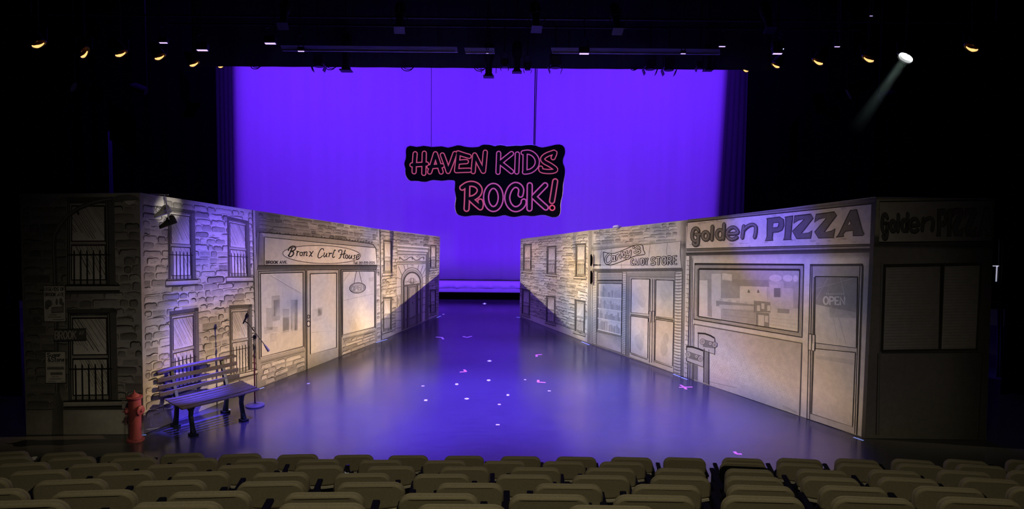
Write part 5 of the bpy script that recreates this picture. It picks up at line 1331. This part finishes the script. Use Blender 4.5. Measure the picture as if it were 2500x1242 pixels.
# T of glow tape on the curtain edge
gy = 14.55
a, b = at_depth(2424, 648, gy), at_depth(2438.5, 650, gy); c_, d_ = at_depth(2434, 649, gy), at_depth(2432, 687, gy)
m = MB().box(((a.x + b.x) / 2, gy, (a.z + b.z) / 2), (b.x - a.x, .01, .018)); m.box(((c_.x + d_.x) / 2, gy, (c_.z + d_.z) / 2), (.022, .01, c_.z - d_.z))
tag(m.build('tape_mark', M['glow']), 'white T of tape on the dark curtain edge at the right', 'tape mark')

# ------------------------------------------------------------------ overhead rig
def fixture(kind, label, px, py, y, direction, group, scale=1.0, lens=None, roll=0.0):
    p = at_depth(px, py, y)
    t = thing(kind, label, 'stage light', p, group)
    q = Vector(direction).to_track_quat('-Z', 'Y'); t.rotation_euler = q.to_euler()
    s = scale
    if kind == 'par_can':
        m = MB().lathe([(.055*s, .34*s), (.075*s, .30*s), (.105*s, .20*s), (.115*s, .06*s), (.118*s, .0), (.110*s, .0), (.108*s, .06*s), (.098*s, .17*s)], n=24, cap=False); m.build('housing', M['steel'], t, smooth=True)
        MB().lathe([(.108*s, .045*s), (.095*s, .10*s), (.070*s, .145*s), (.035*s, .170*s), (.001, .172*s)], n=24, cap=False).build('reflector', lens or M['gold'], t, smooth=True)
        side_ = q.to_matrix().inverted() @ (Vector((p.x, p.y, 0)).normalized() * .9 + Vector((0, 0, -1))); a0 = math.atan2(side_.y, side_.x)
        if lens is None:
            MB().beam([((.106*s)*math.cos(a0 + k*.15), (.106*s)*math.sin(a0 + k*.15), .035*s) for k in range(-8, 9)], [.05*s*(1 - abs(k)/9) + .008 for k in range(-8, 9)], .006*s, (0, 0, 1)).build('rim_glint', M['goldglint'], t)  # glint built as a glowing crescent inside the rim
        MB().lathe([(.016*s, .16*s), (.016*s, .07*s), (.0, .06*s)], n=10).build('lamp_bulb', M['silver'], t)
        m = MB().lathe([(.121*s, -.012*s), (.126*s, 0), (.121*s, .012*s)], n=24, cap=False); m.build('front_ring', M['silver'], t)
    elif kind == 'profile_spot':
        m = MB().lathe([(.05*s, .60*s), (.085*s, .56*s), (.10*s, .42*s), (.085*s, .30*s), (.065*s, .26*s), (.06*s, .05*s), (.075*s, .04*s), (.075*s, .0)], n=20); m.build('housing', M['steel'], t, smooth=True)
        m = MB().box((0, 0, -.01*s), (.19*s, .19*s, .02*s)); m.build('colour_frame', M['steel'], t, bevel=.004)
        MB().lathe([(.07*s, -.004), (.0, .002)], n=20).build('lens', M['steel'], t)
    elif kind == 'fresnel_spot':
        m = MB().box((0, 0, .17*s), (.24*s, .24*s, .26*s)); m.lathe([(.12*s, .05*s), (.12*s, .0)], n=20); m.build('housing', M['steel'], t, bevel=.02)
        for sx in (-1, 1):
            MB().box((sx * .15*s, 0, -.05*s), (.012*s, .22*s, .14*s), Matrix.Rotation(sx * .35, 3, 'Y')).build('barn_door', M['steel'], t)
        MB().lathe([(.11*s, -.002), (.0, .002)], n=20).build('lens', M['steel'], t)
    elif kind == 'led_batten_light':
        m = MB().box((0, 0, .10*s), (.34*s, .22*s, .2*s)); m.build('housing', M['steel'], t, bevel=.015)
        m = MB().box((0, 0, -.006*s), (.30*s, .10*s, .012*s)); m.build('lens_strip', lens or M['ledviolet'], t)
    # yoke and clamp (vertical, in world space)
    Ri = q.to_matrix().inverted()
    up = [Ri @ Vector((a, 0, b)) for a, b in ((-.13*s, .06), (-.14*s, .26), (0, .30), (.14*s, .26), (.13*s, .06))]
    MB().tube(up, .008, 6).build('yoke', M['steel'], t)
    top = 10.15 - p.z
    MB().tube([Ri @ Vector((0, 0, .28)), Ri @ Vector((0, 0, max(.32, top)))], .012, 6).build('hanging_clamp', M['steel'], t)
    return t
PIPE = 6.75
pipe_z = lambda p: PIPE
hd_ = lambda: (at_depth(2106, 290, 13.55) - at_depth(2211, 141, 13.9)).normalized()
GPAR = 'side lights receding along the wings'
for lab, x, y, d, dr, s in [
    ('gold-lined par can at the far left, nearest the audience', 95, 108, 13.0, (.55, -.20, -.80), 1.0), ('par can second from the left, edge-on with white rim', 207, 128, 13.9, (.95, -.10, -.45), 1.0),
    ('gold-lined par can third from the left', 296, 131, 14.6, (.55, -.20, -.80), 1.0), ('gold-lined par can left of centre-left blue strip', 391, 139, 15.6, (.55, -.20, -.80), 1.0),
    ('gold-lined par can under the bright violet strip at left', 475, 156, 16.15, (.55, -.20, -.80), .95), ('small par can at the top left corner of the cyclorama', 541, 158, 17.2, (.7, -.4, -.6), .8),
    ('small par can at the top right corner of the cyclorama', 1819, 168, 17.2, (-.7, -.4, -.6), .8), ('gold-lined par can below the blue strip at right', 1893, 160, 16.4, (-.55, -.20, -.80), .85),
    ('gold-lined par can second right of the blue strip', 1996, 151, 15.4, (-.55, -.20, -.80), 1.0), ('gold-lined par can just left of the lit spot', 2119, 144, 14.5, (-.55, -.20, -.80), 1.0),
    ('gold-lined par can at the far right, nearest the audience', 2371, 117, 13.2, (-.55, -.20, -.80), 1.0)]:
    fixture('par_can', lab, x, y, d, dr, GPAR, s)
fixture('par_can', 'lit white spotlight shining at the upper right', 2211, 141, 13.9, hd_(), GPAR, 1.15, M['lampwhite'])
GLED = 'violet strip lights over the stage'
for lab, x, y, d, s, bl_ in [
    ('dim violet strip light above the left par cans', 399, 104.5, 14.0, .45, 0), ('violet strip light with a bright glint at upper left', 494, 122.5, 14.4, .62, 0), ('violet strip light left of the long grey raceway', 660, 106, 14.2, .62, 0),
    ('short violet strip light under the left raceway', 735, 125, 14.6, .38, 0), ('tiny violet strip light left of centre above the sign', 1190, 130, 14.8, .14, 0), ('violet strip light under the right raceway, left one', 1426, 131, 14.8, .58, 0),
    ('short violet strip light under the right raceway, right one', 1668, 131, 14.8, .30, 0), ('white-violet strip light right of the raceway', 1763, 113.5, 14.6, .38, 0), ('bright blue strip light at upper right, upper of two', 1899, 120, 14.3, .66, 1),
    ('bright pink-white strip light at upper right, lower of two', 1898, 131, 13.9, .52, 0), ('small white strip light left of the lit spot', 2044, 114, 14.0, .30, 0), ('tiny dim strip light high at the upper right', 2127, 39, 13.0, .16, 0)]:
    fixture('led_batten_light', lab, x, y, d, (0, -.22, -.97), GLED, s, M['ledblue'] if bl_ else None)
GS = 'dark spotlights hanging along the border'
for lab, k, x, y, s in [
    ('dark spotlight hanging at the left of the border', 'fresnel_spot', 778, 163, .82), ('dark box spotlight second along the border', 'profile_spot', 845, 171, 1.25), ('dark flared spotlight hanging lowest, above the sign', 'profile_spot', 1193, 186, 1.15),
    ('dark spotlight just right of the lowest one', 'fresnel_spot', 1232, 164, .55), ('dark spotlight left of the hanging sign cables', 'profile_spot', 1262, 175, 1.05), ('short dark spotlight beside the sign cables', 'fresnel_spot', 1288, 171, .5),
    ('flat dark unit right of the sign cables', 'fresnel_spot', 1356, 166, .85), ('dark spotlight at right with wide hood', 'fresnel_spot', 1587, 170, .85), ('dark spotlight at right with a hanging clip', 'fresnel_spot', 1633, 172, .85),
    ('small dark spotlight near the right corner', 'fresnel_spot', 1708, 168, .5), ('dark spotlight next to the right corner loop', 'profile_spot', 1729, 171, .9)]:
    fixture(k, lab, x, y, 16.15 if k == 'profile_spot' else 15.75, (0, -.15, -1), GS, s)
# haze caught in the beam of the lit spotlight
hp = at_depth(2211, 141, 13.9); hd = (at_depth(2106, 290, 13.55) - hp).normalized()
hzm = bpy.data.materials.new('haze'); hzm.use_nodes = True; nt = hzm.node_tree
nt.nodes.remove(nt.nodes['Principled BSDF'])
vs_ = nt.nodes.new('ShaderNodeVolumeScatter'); vs_.inputs['Density'].default_value = 0.16; vs_.inputs['Color'].default_value = (.8, 1, .98, 1); vs_.inputs['Anisotropy'].default_value = 0.2
tcn = nt.nodes.new('ShaderNodeTexCoord'); vl = nt.nodes.new('ShaderNodeVectorMath'); vl.operation = 'LENGTH'
mrn = nt.nodes.new('ShaderNodeMapRange'); mrn.inputs[1].default_value = 0.0; mrn.inputs[2].default_value = 1.75; mrn.inputs[3].default_value = 0.11; mrn.inputs[4].default_value = 0.0
nt.links.new(tcn.outputs['Object'], vl.inputs[0]); nt.links.new(vl.outputs['Value'], mrn.inputs[0]); nt.links.new(mrn.outputs[0], vs_.inputs['Density'])
nt.links.new(vs_.outputs[0], nt.nodes['Material Output'].inputs['Volume'])
R_ = hd.to_track_quat('Z', 'Y').to_matrix()
m = MB().lathe([(.085, .03), (.095, .4), (.11, .9), (.135, 1.5), (.16, 2.0)], (0, 0, 0), 20, R_)
o = m.build('light_beam', hzm); o.location = hp
tag(o, 'hazy beam slanting down from the lit white spotlight at upper right', 'light beam', None, 'stuff')
bs = bpy.data.lights.new('lit_spot_beam', 'SPOT'); bs.energy = 240; bs.color = (.86, 1, .95); bs.spot_size = math.radians(11); bs.spot_blend = .6; bs.shadow_soft_size = .06
bo_ = bpy.data.objects.new('lit_spot_beam', bs); COL.objects.link(bo_); bo_.location = hp + hd * .035; bo_.rotation_euler = hd.to_track_quat('-Z', 'Y').to_euler()

# high dim fixtures barely seen in the dark
for lab, x, y in [('dim spotlight in the dark above the left raceway', 690, 62), ('dim spotlight in the dark above the sign, left', 975, 72), ('dim spotlight in the dark above the sign, right', 1310, 70), ('dim spotlight in the dark above the right raceway', 1508, 75), ('dim spotlight in the dark left of the blue strip', 1880, 72)]:
    fixture('profile_spot', lab, x, y, 13.6, (.05, -.55, -.83), 'dim spotlights high over the stage', 1.0)
# pipes, raceways and cable loops
def pipe(lab, x0, x1, y, z, name='lighting_pipe'):
    o = MB().tube([(x0, y, z), (x1, y, z)], .024, 10)
    for x in np.linspace(x0 + .4, x1 - .4, 4): o.tube([(x, y, z), (x, y, 10.15)], .006, 5)
    tag(o.build(name, M['steel'], origin=((x0 + x1) / 2, y, z)), lab, 'pipe', 'lighting pipes')
pipe('long lighting pipe over the front of the stage', -9.5, 9.5, 14.9, PIPE)
pipe('lighting pipe close in front of the border curtain', -7, 7, 15.95, PIPE)
for lab, x0, x1, yy0, yy1, d in [('long grey raceway hanging at left above the stage', 690, 1112, 118, 122, 15.6), ('short grey raceway piece left of centre', 1137, 1203, 124, 124.5, 15.6), ('long grey raceway hanging at right above the stage', 1349, 1752, 125, 126, 15.6)]:
    a, b = at_depth(x0, yy0, d), at_depth(x1, yy1, d); zc = (a.z + b.z) / 2
    t = thing('raceway', lab, 'raceway', ((a.x + b.x) / 2, d, zc), 'grey raceways over the stage')
    w = b.x - a.x
    MB().prism([(-w/2 - .03, .055), (w/2 + .03, .055), (w/2 + .04, -.05), (-w/2, -.05)], -.05, .05, X_, Z_, Vector((0, -1, 0)), (0, 0, 0)).build('housing', M['raceway'], t)
    MB().box((0, -.055, -.05), (w, .02, .012)).build('bottom_lip', M['raceway'], t)
    m = MB()
    for sx in (-.4, .4): m.tube([(sx * w, 0, .05), (sx * w, 0, 10.15 - zc)], .006, 5)
    m.build('suspension_wire', M['cable'], t)
for lab, x, r in [('round cable loop at the left end of the border', 623, 11), ('tangled cable loop beside the box spotlight', 806, 12), ('flat cable loop left of the sign', 994, 14), ('tangled cable loop left of the lowest spotlight', 1171, 13), ('cable loop right of centre on the border', 1547, 7), ('small cable loop near the right corner', 1736, 6)]:
    y0 = 162 + (x - 562) * .0066
    p = at_depth(x, y0, 16.45); rr = r * 16.45 / F
    m = MB().tube([(p.x + rr * math.cos(math.pi * (1 + i / 12)), 16.45, p.z + .02 + rr * .75 * math.sin(math.pi * (1 + i / 12))) for i in range(13)], .010, 6)
    m.tube([(p.x + rr * .9 * math.cos(math.pi * (1 + i / 12)) + .03, 16.46, p.z + .02 + rr * .45 * math.sin(math.pi * (1 + i / 12))) for i in range(13)], .009, 6)
    tag(m.build('cable_loop', M['cable'], origin=p), lab, 'cable', 'cable loops under the border')

# ------------------------------------------------------------------ auditorium seats
DEP = [9.25, 8.4, 7.5, 6.55, 5.6, 4.7, 3.95]
ROWS = [
 [(-40,61,1107),(98.6,204,1108.6),(243,347,1109),(389,495,1110),(531,636,1110.7),(673,775.5,1113),(810,911.5,1113.6),(944,1046,1114),(1082,1183,1114.6),(1220,1322,1114.6),(1356,1459,1116.5),(1491,1596,1117),(1621,1726,1118),(1765,1869,1119.5),(1897.5,2013,1123),(2043,2150,1123.5),(2183,2286,1124),(2312,2415,1129),(2463,2570,1128)],
 [(-45,74,1122.7),(111,226.6,1124.5),(264,379,1125),(420,529,1123.5),(566,678,1124.7),(717.5,830,1125.5),(872,983,1126),(1030,1141,1126),(1177,1287,1125.5),(1323,1432,1126),(1463,1579,1126.6),(1760,1877,1130),(1901,2014,1133),(2048,2161,1134),(2195,2310,1136),(2343,2459,1137),(2490,2605,1140)],
 [(-15,115,1140),(162,289,1141),(351,475,1140),(525,647,1140),(713.5,838,1144.5),(890,1014.5,1140.5),(1071,1197,1140.5),(1245,1372,1142.6),(1428,1556,1144),(1600,1727,1143),(1773,1894,1145),(1948,2075,1147),(2126,2253,1149),(2297,2426,1152),(2471,2595,1155)],
 [(17,161,1157),(229,371,1157),(413,556,1157),(609,754,1158),(811,954,1160),(1005,1150,1161.6),(1208.5,1354,1160),(1396,1542,1164),(1589,1739,1163),(1773,1918,1164),(1961,2105,1167),(2150,2298,1169.5),(2353,2497,1177)],
 [(-155,15,1180),(77,254,1183),(321,499,1182),(572,742,1181),(816,989,1181),(1061,1232,1183),(1302,1476,1184.6),(1543,1718,1187),(1778,1946,1186),(2005,2174,1187),(2239,2409,1191.5),(2473,2640,1196)],
 [(-145,57,1212),(115,326,1212),(399,609,1211),(684,889,1210.5),(968,1171.5,1211),(1239,1445,1209),(1497,1705,1208),(1765,1972,1212),(2037,2243,1215),(2300,2505,1218)],
 [(-80,154,1236),(305,540,1236),(663,896,1235),(1005,1245,1236),(1379,1615,1238)],
]
SH = 0.84                                    # height of the seat back above its row floor
ORD = ['first','second','third','fourth','fifth','sixth','seventh','eighth','ninth','tenth','eleventh','twelfth','thirteenth','fourteenth','fifteenth','sixteenth','seventeenth','eighteenth','nineteenth','twentieth']
RN = ['front row nearest the stage', 'second row from the stage', 'third row from the stage', 'fourth row from the stage', 'fifth row from the stage', 'sixth row from the stage', 'rearmost visible row']
def rounded(w, h, r, n=7, zb=0.0, smile=0.0):
    """outline of a seat back: square bottom with a slight curve, round top corners"""
    pts = []
    for i in range(9):
        t = i / 8 * 2 - 1; pts.append((t * w / 2, zb - smile * (1 - t * t)))
    for cx, a0 in ((w/2 - r, 0), (-w/2 + r, 90)):
        for k in range(n + 1):
            a = math.radians(a0 + 90 * k / n); pts.append((cx + r * math.cos(a), h - r + r * math.sin(a)))
    return pts
def pad(name, w, h, r, y0, y1, m, parent, zb, smile=0.0, bev=.02, lean=.07):
    me_ = MB().prism(rounded(w, h, r, zb=zb, smile=smile), y0, y1, X_, Z_, Y_, (0, 0, 0))
    me_.v = [Vector((v.x, v.y - lean * (v.z - .45) + .45 * 0 - .0 + .02 * (v.x / (w/2)) ** 2, v.z)) for v in me_.v]
    o = me_.build(name, m, parent, smooth=True, bevel=bev); return o
seat0 = thing('theater_seat', 'olive fabric theater seat', 'theater seat')
pad('backrest', .50, SH - .004, .085, .030, .054, M['seat'], seat0, .40, bev=.010)
pad('back_pad', .50, SH, .085, -.02, .028, M['seat'], seat0, SH - .175, smile=.02, bev=.016)
pad('back_shell', .545, SH - .145, .05, -.012, .033, M['seatshell'], seat0, .20, bev=.006)
m = MB().beam([(t * .235, -.022 + .02 * (t * .94) ** 2 - .07 * (SH - .185 - .45), SH - .187 - .02 * (1 - t * t)) for t in [i / 6 * 2 - 1 for i in range(7)]], .026, .018, Y_)
m.build('trim_strip', M['seattrim'], seat0)
m = MB().prism([(-.23, .0), (.23, .0), (.23, .18), (.20, .22), (-.20, .22), (-.23, .18)], 0, .09, X_, Vector((0, .25, 1)).normalized(), Vector((0, 1, -.25)).normalized(), (0, .13, .36)); m.build('seat_cushion', M['seat'], seat0, bevel=.025)
for sx in (-1, 1):
    MB().box((sx * .275, .22, .60), (.05, .34, .03)).build('armrest', M['seatshell'], seat0, bevel=.008)
    MB().box((sx * .275, .20, .30), (.035, .24, .58)).build('side_panel', M['seatshell'], seat0, bevel=.01)
def copy_seat(loc, rz, lab, sc_):
    r = seat0.copy(); COL.objects.link(r); r.location = loc; r.rotation_euler = (0, 0, rz); r['label'] = lab; r['group'] = 'theater seats in the rows'; r.scale = (sc_, 1, 1)
    for ch in list(seat0.children):
        c = ch.copy(); COL.objects.link(c); c.parent = r
    return r
ROWZ = []
for ri, row in enumerate(ROWS):
    zs = []
    for xl, xr, yt in row:
        p = at_depth((xl + xr) / 2, yt, DEP[ri]); zs.append(p.z)
    ROWZ.append(sum(zs) / len(zs) - SH)
for ri, row in enumerate(ROWS):
    for k, (xl, xr, yt) in enumerate(row):
        lean = .07 * (SH - .45)
        p = at_depth((xl + xr) / 2, yt, DEP[ri])
        wpx = (xr - xl) * DEP[ri] / F
        sc_ = max(.92, min(1.08, wpx / .50))
        if xl < 0 or xr > W: sc_ = 1.0
        rz = -math.atan2(p.x, 30.0)
        bare = (ri == 1 and k == 11)
        lab = 'olive fabric theater seat, %s, %s from the left' % (RN[ri], ORD[k])
        if bare: lab = 'black-backed theater seat beside the aisle without its fabric pad, second row'
        o = copy_seat((p.x, DEP[ri] + lean, ROWZ[ri]), rz, lab, sc_)
        if bare:
            for c in list(o.children):
                if c.name.startswith(('back_pad', 'trim_strip')): bpy.data.objects.remove(c)
            sh = MB().prism(rounded(.53, SH - .02, .07, zb=.25), 0, .03, X_, Z_, Y_, (0, 0, 0)); sh.v = [Vector((v.x, v.y - .07 * (v.z - .45) - .03, v.z)) for v in sh.v]
            sh.build('bare_shell', M['seatshell'], o, bevel=.01)
            for kx_ in (-.15, 0, .13): MB().box((kx_, -.085, SH - .12), (.035, .02, .12)).build('slot_rib', M['groundrow'], o)
for c in list(seat0.children): bpy.data.objects.remove(c)
bpy.data.objects.remove(seat0)
# stepped floor under the rows
mb = MB()
edges = [9.95] + [(DEP[i] + DEP[i + 1]) / 2 + .35 for i in range(6)] + [-4.0]
for i in range(7):
    y1, y0 = edges[i], edges[i + 1]
    o = MB().box((0, (y0 + y1) / 2, ROWZ[i] / 2 - .5 - .005), (29.8, y1 - y0, ROWZ[i] + 1.0)); tag(o.build('floor_step', M['riser']), None, None, None, 'structure')
# small things left among the seats
p = at_depth(849.5, 1154, 8.0)
t = thing('drink_bottle', 'small dark bottle with a bright white band between the second-row seats', 'bottle', (p.x, 8.0, ROWZ[1] + .0))
hb = p.z - ROWZ[1]
MB().lathe([(.03, 0), (.032, hb), (.028, hb + .03), (.018, hb + .045), (.018, hb + .06), (.02, hb + .062), (.02, hb + .085), (.0, hb + .087)], n=14).build('body', M['mic'], t, smooth=True)
MB().lathe([(.034, hb - .012), (.034, hb + .014)], n=14).build('label_band', M['tapewhite'], t)
p = floor_pt(83, 1119)
m = MB().box((p.x, p.y, .004), (.06, .11, .006), Matrix.Rotation(.3, 3, 'Z')); tag(m.build('paper_card', M['paper'], origin=(p.x, p.y, 0)), 'small white paper card on the deck before the first seats at far left', 'card')
